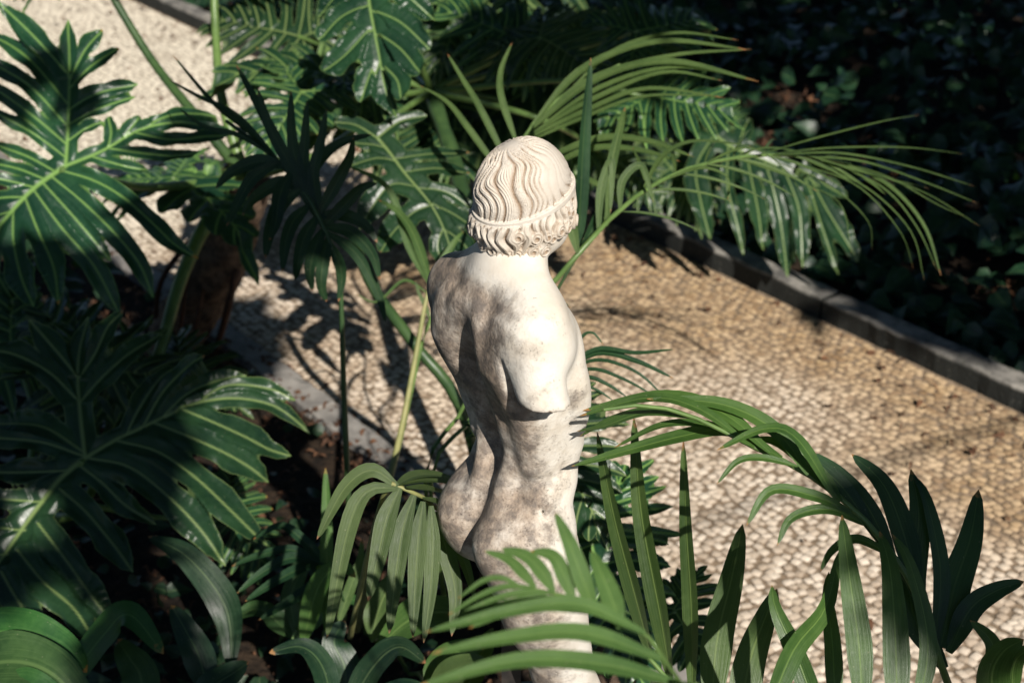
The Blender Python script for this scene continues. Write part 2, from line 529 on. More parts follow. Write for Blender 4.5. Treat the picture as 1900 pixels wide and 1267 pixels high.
    for s in (-1, 1):
        f.ell(hp(s * 0.010, -0.101, 1.453), (0.007, 0.008, 0.006), 0.005, HEAD_R)
        f.cone(hp(s * 0.010, -0.091, 1.502), hp(s * 0.045, -0.074, 1.500), 0.007, 0.006, 0.012)   # brow
        f.ell(hp(s * 0.029, -0.088, 1.484), (0.015, 0.010, 0.010), 0.008, HEAD_R, 'sub')
        f.ell(hp(s * 0.029, -0.078, 1.484), (0.012, 0.009, 0.007), 0.004, HEAD_R)
        f.ell(hp(s * 0.034, -0.068, 1.455), (0.022, 0.020, 0.018), 0.014, HEAD_R)                # cheek
        f.ell(hp(s * 0.062, 0.0, 1.470), (0.008, 0.018, 0.028), 0.008, HEAD_R)                   # ear
    f.cone(hp(-0.016, -0.090, 1.430), hp(0.016, -0.090, 1.430), 0.006, 0.006, 0.006)
    f.cone(hp(-0.012, -0.089, 1.420), hp(0.012, -0.089, 1.420), 0.007, 0.007, 0.006)
    f.cone(hp(-0.020, -0.098, 1.4255), hp(0.020, -0.098, 1.4255), 0.0015, 0.0015, 0.003, 'sub')
    # set on its base: cut level under the knee
    V, Fc = f.mesh()
    V = relax(V, Fc, 2, 0.45)
    G = f.grad(V)
    z = V[:, 2]
    ws = np.clip(0.58 + 0.58 * G[:, 1] + 0.10 * G[:, 2], 0, 1)
    ws = ws * np.clip((1.40 - z) / 0.05, 0.0, 1)                                   # the neck stayed clean under the hair
    ws = np.maximum(ws, 0.0)
    ws *= 1 - 0.5 * np.clip((V[:, 0] * -1 - 0.11) / 0.05, 0, 1) * np.clip((z - 1.18) / 0.02, 0, 1)
    groove = np.zeros(len(V))
    groove = np.where(((V[:, 0] < -0.1) & (np.abs(z - 1.198) < 0.016)) & (G[:, 2] < -0.6), 0.8, groove)
    groove = np.where((V[:, 0] > 0.185) & (G[:, 0] > 0.5), 0.9, groove)
    return V, Fc, ws, np.stack([groove, groove * 0], 1)


def head_local(X):
    return (X - HEAD_C) @ HEAD_R + np.array([0, 0, 1.505])


def sculpt_hair():
    h = 0.00125
    f = Field((-0.125, -0.145, 1.375), (0.125, 0.135, 1.62), h)
    X = np.stack(np.meshgrid(*f.ax, indexing='ij'), -1).astype(np.float32)       # already the head's own frame
    def ell(c, r):
        q = X - np.array(c, np.float32)
        k0 = np.linalg.norm(q / np.array(r, np.float32), axis=-1)
        k1 = np.linalg.norm(q / np.array(r, np.float32) ** 2, axis=-1) + 1e-9
        return k0 * (k0 - 1) / k1
    cap = ell((0, 0.006, 1.506), (0.0785, 0.097, 0.0915))
    roll = ell((0, 0.004, 1.466), (0.0820, 0.1015, 0.066))
    band = X[..., 2] - (1.497 - 0.30 * X[..., 1])                                   # height over the fillet
    low = np.clip(-band / 0.010, 0, 1)
    d = np.where(band > 0.0, cap, np.minimum(cap, smin(roll, cap, 0.01)))
    near = np.abs(d) < 0.018
    P = X[near].astype(np.float64)
    # strands over the crown
    ax = nrm(np.array([0.06, 0.34, 0.94]))
    e1 = nrm(np.cross(ax, [1, 0, 0])); e2 = np.cross(ax, e1)
    q = nrm(P - np.array([0, 0.006, 1.500]))
    ca = np.clip(q @ ax, -1, 1); rho = np.arccos(ca)
    phi = np.arctan2(q @ e2, q @ e1)
    sr = np.maximum(np.sin(rho), 0.12)
    wav = 0.0095 * (0.75 + 0.25 * np.sin(phi * 4 + 2)) / (0.1 * sr) * np.sin(rho * 7.6 + 1.5 * np.sin(phi * 2 + .5) + 0.35 * np.sin(phi * 5 + 1))
    ph = phi + wav * np.clip(rho / 0.5, 0, 1) + 0.16 * np.sin(rho * 3 + phi * 2)
    lock = 1 - np.abs(np.sin(ph * 14 + 1.3 * np.sin(ph * 5) + 0.7 * np.sin(rho * 5 + phi * 3))) ** 0.6
    fine = np.abs(np.sin(ph * 64 + 2.0 * np.sin(ph * 9) + 1.2 * np.sin(rho * 9 + phi * 4)))
    fade = np.clip((rho - 0.10) / 0.25, 0, 1)
    worn = np.clip(((-q[:, 0]) * 0.75 + (-q[:, 1]) * 0.65 + 0.25 * q[:, 2] - 0.38) / 0.30, 0, 1) * np.clip((band[near] - 0.008) / 0.02, 0, 1)
    amp = fade * (1 - 0.88 * worn)
    up_d = amp * (-0.0052 * lock + 0.0030 * fine - 0.0014)
    # locks under the fillet
    az = np.arctan2(P[:, 0], P[:, 1] - 0.01)
    b = -band[near]
    aw = az + 0.075 * np.sin(b * 95 + 2.0 * np.sin(az * 4) + az * 3) * np.clip(b / 0.02, 0, 1)
    lk = np.abs(np.sin(aw * 15 + 0.7 * np.sin(aw * 4))) ** 0.8
    fn = np.abs(np.sin(aw * 55 + 1.1 * np.sin(aw * 11)))
    sw = np.clip(b / 0.020, 0, 1)
    lo_d = (lk - 0.6) * 0.0150 * (0.35 + 0.65 * sw) + 0.0018 * fn
    isl = np.clip(b / 0.004, 0, 1)
    disp = up_d * (1 - isl) + lo_d * isl
    g1 = np.zeros(f.F.shape, np.float32)
    groove = np.clip(lock * 1.2 - 0.25, 0, 1) * amp * (1 - isl) + np.clip(1 - lk * 1.7, 0, 1) * isl * 0.9
    g1[near] = groove
    d[near] -= disp
    # hem: no hair under it, open at the face
    hem = 1.410 + 0.050 * np.clip((0.018 - X[..., 1]) / 0.05, 0, 1) + 0.006 * np.sin(np.arctan2(X[..., 0], X[..., 1]) * 7)
    d = -smin(-d, X[..., 2] - hem, 0.006)
    face = ell((0, -0.118, 1.444), (0.072, 0.084, 0.056))
    d = -smin(-d, face, 0.008)
    f.F[:] = d
    # fillet
    bz = np.abs(band - 0.001) - 0.0056
    ring = np.maximum(bz, np.abs(cap - 0.0022) - 0.0036)
    g1[ring < 0.0015] = -0.1
    f.F[:] = np.minimum(f.F, np.where(np.abs(cap) < 0.02, ring, 1))
    # snail curls along the hem and over the brow
    r2 = np.random.default_rng(3)
    curls = []
    for i, a in enumerate(np.arange(-132, 133, 17)):
        curls.append((a + r2.uniform(-5, 5), 1.424 + 0.038 * (abs(a) > 92) + r2.uniform(-0.006, 0.007), r2.uniform(0.0130, 0.0170)))
    for i, a in enumerate((-126, -112, -92, -80, -62, -44, 20, 48, 66, 84, 100, 122)):
        curls.append((a + r2.uniform(-4, 4), 1.450 + 0.030 * (abs(a) > 92) + r2.uniform(-0.007, 0.006), r2.uniform(0.0105, 0.0150)))
    for a in (-158, -146, -134, 134, 146, 158, 170, -170):
        curls.append((a, 1.497 + r2.uniform(-0.003, 0.003), 0.0125))
    for a, z, r in curls:
        ar = R(a)
        n = np.array([math.sin(ar), math.cos(ar), 0.0])
        # surface point of the roll in that direction
        kz = math.sqrt(max(0.0, 1 - ((z - 1.466) / 0.066) ** 2))
        rad = 1 / math.sqrt((n[0] / (0.0820 * kz)) ** 2 + (n[1] / (0.1015 * kz)) ** 2)
        rad = max(rad, 0.066)
        c = np.array([n[0] * rad, n[1] * rad + 0.004, z]) - n * 0.002
        nn = nrm(n + np.array([0, 0, (z - 1.466) * 6]))
        u = nrm(np.cross([0, 0, 1], nn)); v = np.cross(nn, u)
        sl, Y = f.window(c, c, r + 0.008)
        q = Y - c
        a1, a2, a3 = q @ u, q @ v, q @ nn
        rr = np.sqrt(a1 ** 2 + a2 ** 2)
        hand = 1 if a > 0 else -1
        sp = np.cos(2 * PI * rr / 0.0060 - hand * np.arctan2(a2, a1))
        e = np.sqrt((a1 / r) ** 2 + (a2 / r) ** 2 + (a3 / (r * 0.85)) ** 2)
        de = (e - 1) * r * 0.9 - 0.0016 * sp
        de = -smin(-de, np.sqrt(a1 ** 2 + a2 ** 2 + (a3 - r * 0.8) ** 2) - 0.0040, 0.003)
        f.apply(sl, de.astype(np.float32), 0.003)
        gg = np.clip(0.9 - rr / 0.006, 0, 1) + 0.4 * np.clip(-sp, 0, 1)
        g1[sl] = np.where(de < 0.003, np.maximum(g1[sl] * 0.5, gg), g1[sl])
    V, Fc = f.mesh()
    V = relax(V, Fc, 1, 0.35)
    idx = tuple(np.clip(np.round((V - f.lo) / h).astype(int), 0, np.array(f.F.shape) - 1).T)
    gr = np.clip(0.30 + g1[idx], 0, 1) * 0.92
    Vb = HEAD_C + (V - np.array([0, 0, 1.505])) @ HEAD_R.T
    return Vb, Fc, np.full(len(V), 0.22), np.stack([gr, gr * 0], 1)


STATUE_XY = np.array([-0.006, 2.20])
STATUE_YAW = 124.0
SHIFT_Z = 0.50
PLINTH_TOP = 0.80


def build_statue():
    root = empty('marble_statue', (STATUE_XY[0], STATUE_XY[1], PLINTH_TOP))
    tag(root, 'weathered white marble youth with broken arms and filleted curly hair seen from behind', 'statue')
    Rm = rotz(R(STATUE_YAW))
    lean = rotx(R(1.5))

    def place(V):
        z = V[:, 2]
        V = V.copy()
        V[:, 1] += np.interp(z, [0.3, 0.75, 0.86, 0.94, 1.03, 1.12, 1.22, 1.33, 1.42, 1.6], [-0.032, -0.004, 0.014, -0.002, -0.014, 0.008, 0.034, 0.040, 0.018, 0.016])
        V[:, :2] *= 0.93
        return (V @ lean.T) @ Rm.T + np.array([0, 0, SHIFT_Z - PLINTH_TOP])
    V, Fc, ws, gr = sculpt_body()
    mb = MB(); mb.add(place(V), Fc, ws, gr)
    body = mb.build('body', M['marble'], root)
    V, Fc, ws, gr = sculpt_hair()
    mb = MB(); mb.add(place(V), Fc, ws, gr)
    mb.build('hair', M['marble'], body)
    # iron post holding the broken thigh
    mb = MB()
    top = place(np.array([[0.060, -0.03, 0.63]]))[0]
    x, y = top[0] - 0.01, top[1]
    w = 0.020
    c = np.array([[x - w, y - w], [x + w, y - w], [x + w, y + w], [x - w, y + w]])
    vv = np.array([[*c[i], z] for z in (0.0, top[2] + 0.03) for i in range(4)])
    mb.add(vv, [[0, 1, 5, 4], [1, 2, 6, 5], [2, 3, 7, 6], [3, 0, 4, 7]])
    mb.build('support_post', M['iron'], root, smooth=False)
    # plinth
    pr = empty('stone_plinth', (STATUE_XY[0], STATUE_XY[1], 0))
    tag(pr, 'plain grey stone pedestal carrying the marble youth among the palms', 'pedestal')
    def block(hw, z0, z1, bev, ang):
        m = MB()
        ring = []
        for z, e in ((z0, 0), (z1 - bev, 0), (z1, -bev)):
            a = hw + e
            ring += [[-a, -a, z], [a, -a, z], [a, a, z], [-a, a, z]]
        v = np.array(ring) @ rotz(R(ang)).T
        m.add(v, grid_faces(3, 4, True)[:, ::-1]); m.add(v[8:], [[0, 1, 2, 3]])
        return m
    block(0.165, 0.10, PLINTH_TOP - 0.05, 0.004, 8).build('shaft', M['stone'], pr, smooth=False)
    block(0.185, PLINTH_TOP - 0.05, PLINTH_TOP, 0.012, 8).build('cap', M['stone'], pr, smooth=False)
    block(0.205, -0.02, 0.10, 0.012, 8).build('base', M['stone'], pr, smooth=False)


M['iron'] = plain_material('iron', (0.012, 0.011, 0.011), (0.03, 0.024, 0.02), 40.0, 0.6, 0.3, 0.004)
M['stone'] = plain_material('stone', (0.20, 0.185, 0.16), (0.36, 0.34, 0.30), 30.0, 0.85, 0.5, 0.01)

# ------------------------------------------------------------------ setting
PU = np.array([-0.62, 0.7846]); PN = np.array([0.7846, 0.62])     # along the path, across it
N_LEFT, N_RIGHT = 2.40, 4.60


def pw(s, n, z=0.0):
    """path coordinates (along, across, height) to world"""
    s, n = np.asarray(s, float), np.asarray(n, float)
    return np.stack(np.broadcast_arrays(PU[0] * s + PN[0] * n, PU[1] * s + PN[1] * n, z), -1)


def cobble_material():
    m, nt = new_mat('cobbles')
    N = NT(nt)
    pos = N.n('ShaderNodeNewGeometry').outputs['Position']
    v = N.attr('mark').outputs['Fac']
    big = N.noise(pos, 0.75, 3.0)
    mid = N.noise(pos, 5.0, 4.0)
    fine = N.noise(pos, 90.0, 4.0)
    patch = N.noise(pos, 2.2, 5.0, 0.65)
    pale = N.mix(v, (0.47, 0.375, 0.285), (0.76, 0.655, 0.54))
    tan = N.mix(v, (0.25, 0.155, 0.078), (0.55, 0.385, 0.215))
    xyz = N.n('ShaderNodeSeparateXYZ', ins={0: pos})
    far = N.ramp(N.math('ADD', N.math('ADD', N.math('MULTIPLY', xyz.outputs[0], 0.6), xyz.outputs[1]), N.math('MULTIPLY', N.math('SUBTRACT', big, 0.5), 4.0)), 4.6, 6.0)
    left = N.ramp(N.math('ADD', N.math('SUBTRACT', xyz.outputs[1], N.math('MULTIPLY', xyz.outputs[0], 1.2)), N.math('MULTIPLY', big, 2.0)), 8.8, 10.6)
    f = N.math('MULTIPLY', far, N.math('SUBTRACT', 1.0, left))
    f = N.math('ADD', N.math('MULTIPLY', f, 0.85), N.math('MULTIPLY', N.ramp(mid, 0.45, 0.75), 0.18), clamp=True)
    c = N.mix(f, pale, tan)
    c = N.mix(N.math('MULTIPLY', left, 0.93), c, (0.80, 0.73, 0.60))  # sun glare on the far left end, painted in as near-white
    c = N.mix(N.math('MULTIPLY', N.ramp(fine, 0.5, 0.8), 0.3), c, (0.14, 0.10, 0.07))
    c = N.mix(N.math('MULTIPLY', N.ramp(patch, 0.50, 0.72), 0.42), c, (0.20, 0.145, 0.095))
    edge = N.attr('strip').outputs['Vector']
    e = N.n('ShaderNodeSeparateXYZ', ins={0: edge}).outputs[0]
    c = N.mix(N.math('MULTIPLY', e, 0.40), c, (0.10, 0.07, 0.045))
    N.out(principled(N, c, 0.8, fine, 0.5, 0.006, 0.3))
    return m


M['cobble'] = cobble_material()
M['grout'] = plain_material('path_sand', (0.16, 0.12, 0.08), (0.30, 0.22, 0.15), 40.0, 0.95, 0.6, 0.01)


def kerb_material():
    m, nt = new_mat('kerb_stone')
    N = NT(nt)
    pos = N.n('ShaderNodeNewGeometry').outputs['Position']
    a, f = N.noise(pos, 7.0, 5.0, 0.6), N.noise(pos, 60.0, 4.0)
    c = N.mix(N.ramp(a, 0.35, 0.65), (0.10, 0.096, 0.09), (0.30, 0.28, 0.25))
    b = N.noise(pos, 22.0, 5.0, 0.7)
    c = N.mix(N.math('MULTIPLY', N.ramp(b, 0.52, 0.66), 0.6), c, (0.045, 0.050, 0.035))
    side_shade = N.math('MULTIPLY', N.attr('mark').outputs['Fac'], N.ramp(f, 0.15, 0.4))      # shade on the stones' sides, painted into their colour
    c = N.mix(side_shade, c, (0.020, 0.022, 0.020))
    N.out(principled(N, c, 0.9, f, 0.5, 0.008, 0.3))
    return m


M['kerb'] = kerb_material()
M['edging'] = plain_material('edging_stone', (0.16, 0.15, 0.14), (0.32, 0.30, 0.275), 8.0, 0.85, 0.4, 0.008)


def build_setting():
    # soil: one sheet to the horizon, gently lumpy near the viewpoint
    xs = np.concatenate([np.linspace(-90, -9, 12), np.linspace(-8, 8, 120), np.linspace(9, 90, 12)])
    ys = np.concatenate([np.linspace(-90, -5, 12), np.linspace(-4, 16, 150), np.linspace(17, 90, 12)])
    X, Y = np.meshgrid(xs, ys, indexing='ij')
    n = X * PN[0] + Y * PN[1]
    lump = 0.025 * np.sin(X * 3.1 + 1) * np.sin(Y * 2.7) + 0.015 * np.sin(X * 9 + Y * 4) * np.sin(Y * 8 - X * 3)
    off = np.where(n > N_RIGHT + 0.3, 1, np.where(n < N_LEFT - 0.35, 1, 0))
    Z = -0.03 + off * (0.02 + lump) + np.clip(n - 5.0, 0, 6) * 0.10
    mb = MB(); mb.add(np.stack([X, Y, Z], -1).reshape(-1, 3), grid_faces(len(xs), len(ys)))
    tag(mb.build('ground', M['soil']), kind='structure')
    # path: individually laid cobbles on sand
    mb = MB()
    s0, s1 = -6.0, 16.0
    mb.add(pw([s0, s1, s1, s0], [N_LEFT, N_LEFT, N_RIGHT, N_RIGHT], -0.0045), [[0, 1, 2, 3]])
    tag(mb.build('path_bed', M['grout']), kind='structure')
    P = 0.037
    rows = np.arange(-2.2, 14.5, P)
    cols = np.arange(N_LEFT + 0.125, N_RIGHT - 0.02, P)
    S, Nn = np.meshgrid(rows, cols, indexing='ij')
    S = S + 0.05 * np.sin(Nn * 4.4 + 0.5)                              # laid in shallow arcs
    S = S + (np.arange(len(cols))[None, :] % 2) * P * 0.5
    S += rng.uniform(-.010, .010, S.shape); Nn = Nn + rng.uniform(-.009, .009, S.shape)
    S, Nn = S.ravel(), Nn.ravel()
    k = len(S)
    u = np.array([-1, -.62, .62, 1.0])
    ua, ub = np.meshgrid(u, u, indexing='ij'); ua, ub = ua.ravel(), ub.ravel()
    edge = np.maximum(abs(ua), abs(ub)) > 0.9
    corner = (abs(ua) > .9) & (abs(ub) > .9)
    sz = rng.uniform(0.72, 1.12, (k, 2)) * P / 2
    rot = rng.uniform(-.5, .5, k)
    sc = np.where(corner, 0.84, 1.0)
    da, db = ua * sc * sz[:, :1], ub * sc * sz[:, 1:]
    ds = da * np.cos(rot)[:, None] - db * np.sin(rot)[:, None]
    dn = da * np.sin(rot)[:, None] + db * np.cos(rot)[:, None]
    h = rng.uniform(0.000, 0.0025, k)[:, None] + np.where(edge, -0.0028, 0.0006)[None] + rng.uniform(-.07, .07, (k, 1)) * da + rng.uniform(-.07, .07, (k, 1)) * db
    V = pw(S[:, None] + ds, Nn[:, None] + dn, h)
    fq = grid_faces(4, 4)
    F = (fq[None] + (np.arange(k) * 16)[:, None, None]).reshape(-1, 4)
    col = np.repeat(rng.beta(1.1, 0.9, k), 16)
    mb = MB(); mb.add(V.reshape(-1, 3), F, col, np.stack([np.tile(edge * 1.0, k), np.zeros(k * 16)], 1))
    tag(mb.build('path', M['cobble']), kind='structure')
    # kerb of long stones on the far side, flush edging on the near side
    def stones(name, mat, n0, n1, z1, lens, bev):
        mb = MB(); s = -5.0; i = 0
        while s < 15.5:
            L = lens[i % len(lens)]; i += 1
            a, b = s + 0.008, s + L - 0.008
            dz = rng.uniform(-.004, .004)
            ring = []
            for z, e in ((-0.12, 0), (z1 - bev + dz, 0), (z1 - bev * 0.3 + dz, bev * 0.3), (z1 + dz, bev)):
                nsub = 24
                ss = np.linspace(a + e, b - e, nsub)
                wob = 0.004 * np.sin(ss * 23 + i) + 0.003 * np.sin(ss * 57) + rng.normal(0, .0012, nsub)
                top = np.concatenate([pw(ss, n0 + e + wob, z), pw(ss[::-1], n1 - e + wob, z)])
                ring.append(top)
            v = np.concatenate(ring); m = 48
            mb.add(v, grid_faces(4, m, True), np.where(np.arange(4 * m) < 2 * m, 1.0, 0.0))  # marks the lower sides, where the kerb colour gets its painted shade
            t = 3 * m
            mb.add(v[t:], [[j, j + 1, m - 2 - j, m - 1 - j] for j in range(23)])
            s += L
        tag(mb.build(name, mat, smooth=False), kind='structure')
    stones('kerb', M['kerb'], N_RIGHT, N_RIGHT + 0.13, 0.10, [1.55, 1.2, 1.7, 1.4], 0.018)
    stones('path_edging', M['edging'], N_LEFT - 0.02, N_LEFT + 0.10, 0.006, [0.9, 1.1, 0.8], 0.006)


# ------------------------------------------------------------------ small leaves strewn or grown, many in one mesh
def leaf_cards(mb, pos, d, up, L, W, curl=0.15, heart=True):
    """pos (k,3) stalk ends, d directions, up normals, L, W sizes: pointed leaves of 4x3 vertices folded on the midrib"""
    k = len(pos)
    d = nrm(d); s = nrm(np.cross(d, up)); n = np.cross(s, d)
    t = np.array([0, .22, .55, 1.0]); w = np.array([.55 if heart else .18, 1.0, .72, .03])
    z = np.array([0, .04, .02, -.25]) * curl * 4
    u = np.array([-1, 0, 1.0])
    V = (pos[:, None, None] + d[:, None, None] * (t[None, :, None, None] * L[:, None, None, None])
         + s[:, None, None] * (w[None, :, None, None] * u[None, None, :, None] * W[:, None, None, None] / 2)
         + n[:, None, None] * ((z[None, :, None, None] + np.abs(u)[None, None, :, None] * w[None, :, None, None] * 0.12) * L[:, None, None, None]))
    fq = grid_faces(4, 3)
    F = (fq[None] + (np.arange(k) * 12)[:, None, None]).reshape(-1, 4)
    uv = np.stack(np.broadcast_arrays(u[None, :], t[:, None] * 0.93), -1).reshape(-1, 2)
    mb.add(V.reshape(-1, 3), F, 0.0, np.tile(uv, (k, 1)))


def rand_dirs(k, flat=0.5):
    a = rng.uniform(0, 2 * PI, k)
    return nrm(np.stack([np.cos(a), np.sin(a), rng.normal(0, flat, k)], 1))


def build_cover():
    # ivy beyond the kerb
    k = 15000
    s = rng.uniform(-3.5, 14, k); n = N_RIGHT + 0.20 + 7.0 * rng.random(k) ** 1.25
    mound = 0.10 + 0.16 * (np.sin(s * 1.9 + n * 0.7) * np.sin(n * 2.3 - s * 0.4) + 1) * np.clip((n - N_RIGHT - 0.2) / 0.6, 0, 1)
    z = np.clip(n - 5, 0, 6) * 0.10 + mound * rng.random(k) ** 0.5
    p = pw(s, n, z)
    bare = np.ones(k, bool)
    for (px, py, r) in BARE:
        g = ground_pt(px, py, 0.25)
        bare &= np.hypot(p[:, 0] - g[0], p[:, 1] - g[1]) > r
    p = p[bare]; k = len(p)
    mb = MB()
    L = rng.uniform(0.06, 0.16, k)
    up = nrm(np.array([-0.25, -0.45, 0.8]) + rng.normal(0, 0.35, (k, 3)))
    leaf_cards(mb, p, rand_dirs(k, 0.4) + np.array([0, -0.2, -0.3]), up, L, L * rng.uniform(0.75, 1.0, k))
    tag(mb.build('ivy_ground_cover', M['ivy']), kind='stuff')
    # rotting leaves on the soil of the beds
    k = 5000
    p = np.stack([rng.uniform(-3.2, 1.8, k), rng.uniform(1.8, 6.0, k), np.zeros(k)], 1)
    nn = p[:, 0] * PN[0] + p[:, 1] * PN[1]
    p = p[nn < N_LEFT - 0.03]; k = len(p)
    p[:, 2] = rng.uniform(0.0, 0.03, k)
    q = pw(rng.uniform(-1, 9, 700), N_RIGHT + 0.2 + rng.random(700) * 5, 0)
    q[:, 2] = np.clip(q[:, 0] * PN[0] + q[:, 1] * PN[1] - 5, 0, 6) * 0.1 + 0.03
    for (bx, by, br) in BARE:
        g = ground_pt(bx, by, 0.2)
        h = np.tile(g, (60, 1)) + np.concatenate([rng.normal(0, br * .6, (60, 2)), np.zeros((60, 1))], 1)
        h[:, 2] = np.clip(h[:, 0] * PN[0] + h[:, 1] * PN[1] - 5, 0, 6) * 0.1 + 0.04 + rng.uniform(0, .03, 60)
        q = np.concatenate([q, h])
    # a few dropped on the path too, thickest beside the kerb
    a = 620
    c = pw(rng.uniform(-2, 12, a), N_RIGHT - 0.03 - np.abs(rng.exponential(0.40, a)), 0.012)
    p = np.concatenate([p, q, c])
    a = 900
    e = pw(rng.uniform(-1, 9, a), N_LEFT + rng.normal(-0.02, 0.10, a), 0.010)
    p = np.concatenate([p, e])
    k = len(p)
    mb = MB()
    L = rng.uniform(0.012, 0.060, k)
    leaf_cards(mb, p, rand_dirs(k, 0.15), nrm(np.array([0, 0, 1.0]) + rng.normal(0, 0.3, (k, 3))), L, L * rng.uniform(0.25, 0.6, k), 0.4, False)
    tag(mb.build('leaf_litter', M['litter']), kind='stuff')


BARE = [(1432, 245, 0.12), (1490, 178, 0.20), (1640, 292, 0.07), (1868, 500, 0.09)]
LIT_SPOTS = [(1432, 245, 0.06), (1492, 182, 0.08), (1640, 292, 0.03), (1868, 500, 0.04)]

# ------------------------------------------------------------------ trees that shade the beds (their crowns hang above the picture)
LIT = []     # (centre, radius) kept in the sun
SHADY2 = []
SHADY = []   # (centre, radius) kept in the shade


def ray_dist(q, c):
    v = np.asarray(c) - q
    t = v @ (-SUN)
    return np.linalg.norm(v - t[:, None] * (-SUN), axis=1), t


def crown(name, label, trunk, zc, target, seed, k, size, group=None):
    """a tree whose leaves hang where their shadows fall on the wanted part of the garden"""
    r = np.random.default_rng(seed)
    g = target(r, k)
    z = zc + np.clip(r.normal(0, 0.45, len(g)), -0.5, 1.4)
    q = g + SUN / SUN[2] * z[:, None]
    keep = np.ones(len(q), bool)
    for c, rad in LIT:
        d, t = ray_dist(q, c)
        keep &= ~((d < rad) & (t > 0))
    for px, py, rad in LIT_SPOTS:
        d, t = ray_dist(q, ground_pt(px, py, 0.2))
        keep &= ~((d < rad + size * 0.7) & (t > 0))
    q = q[keep]
    root = empty(name, (*trunk, 0))
    tag(root, label, 'tree', group)
    mb = MB()
    L = r.uniform(0.7, 1.3, len(q)) * size
    leaf_cards(mb, q, rand_dirs(len(q), 0.5), nrm(SUN * 0.8 + np.array([0, 0, 0.6]) + r.normal(0, 0.45, (len(q), 3))), L, L * 0.62, 0.2, False)
    mb.build('crown', M['tree_leaf'], root, (*trunk, 0))
    mb = MB()
    c = q.mean(0)
    base = np.array([*trunk, -0.1]); fork = base + np.array([0.1, 0.1, zc * 0.85])
    tube(mb, [base, base * 0.5 + fork * 0.5 + [0.06, -0.04, 0], fork], [0.17, 0.13, 0.11], 14, 12)
    for i in range(16):
        e = q[r.integers(len(q))]
        m = fork * 0.45 + e * 0.55 + np.array([0, 0, 0.25])
        tube(mb, [fork, m, e], [0.04, 0.02, 0.006], 12, 7)
    mb.build('trunk', M['bark'], root, (*trunk, 0))


def build_trees():
    def right(r, k):
        s = r.uniform(-3.5, 12.5, k); n = N_RIGHT + 0.20 + 5.4 * r.random(k) ** 1.15
        n = n + 0.10 * np.sin(s * 3.1) + 0.06 * np.sin(s * 9.7)
        g = pw(s, n, 0.0)
        g = g[g[:, 0] > -2.0]
        for c, rad in SHADY2:
            h = c - SUN * (c[2] / SUN[2])
            m = nrm(r.normal(0, 1, (int(900 * rad / 0.3), 3)))
            m = m * r.random((len(m), 1)) ** 0.5 * rad; m[:, 2] = 0
            g = np.concatenate([g, h + m])
        return g

    def left(r, k):
        g = np.stack([r.uniform(-3.2, -0.50, k), r.uniform(1.6, 6.2, k), np.zeros(k)], 1)
        n = g[:, 0] * PN[0] + g[:, 1] * PN[1]
        g = g[n < N_LEFT - 0.06 + 0.08 * np.sin(g[:, 1] * 7)]
        for c, rad in SHADY:
            h = c - SUN * (c[2] / SUN[2])
            m = r.normal(0, 1, (int(900 * rad / 0.3), 3)); m = nrm(m) * r.random((len(m), 1)) ** 0.5 * rad
            m[:, 2] = 0
            g = np.concatenate([g, h + m])
        return g
    crown('spreading_tree', 'spreading shade tree whose crown keeps the ivy bank beyond the kerb dark', (8.2, 0.6), 5.2, right, 11, 17000, 0.22)
    def round_about(lo, hi):
        def f(r, k):
            q = np.stack([r.uniform(lo[0], hi[0], k), r.uniform(lo[1], hi[1], k)], 1)
            return np.concatenate([q - SUN_AZ * zc / math.tan(R(SUN_EL)), np.zeros((k, 1))], 1)
        return f
    zc = 7.0  # crowns added out of view to hold back skylight and deepen the shade
    crown('added_canopy', 'added unseen tree closing the sky over the far end of the path', (-3.5, 15.5), zc, round_about((-9, 4.2), (1.5, 19)), 13, 6500, 0.42, 'added trees blocking skylight')
    crown('added_canopy', 'added unseen tree closing the sky over the ivy bank', (6.5, 15.0), zc, round_about((1.5, 4.2), (13, 19)), 14, 6500, 0.42, 'added trees blocking skylight')
    crown('added_canopy', 'added unseen tree blocking skylight well left of the path', (-8.5, 3.0), zc, round_about((-14, -7), (-4.5, 6)), 15, 5500, 0.42, 'added trees blocking skylight')
    crown('added_canopy', 'added unseen tree blocking skylight well right of the path', (11.5, 3.0), zc, round_about((6.5, -7), (15, 6)), 16, 5500, 0.42, 'added trees blocking skylight')
    crown('bay_tree', 'small bay tree shading the big lobed leaves of the near bed', (-2.6, -1.6), 4.5, left, 12, 9000, 0.17)


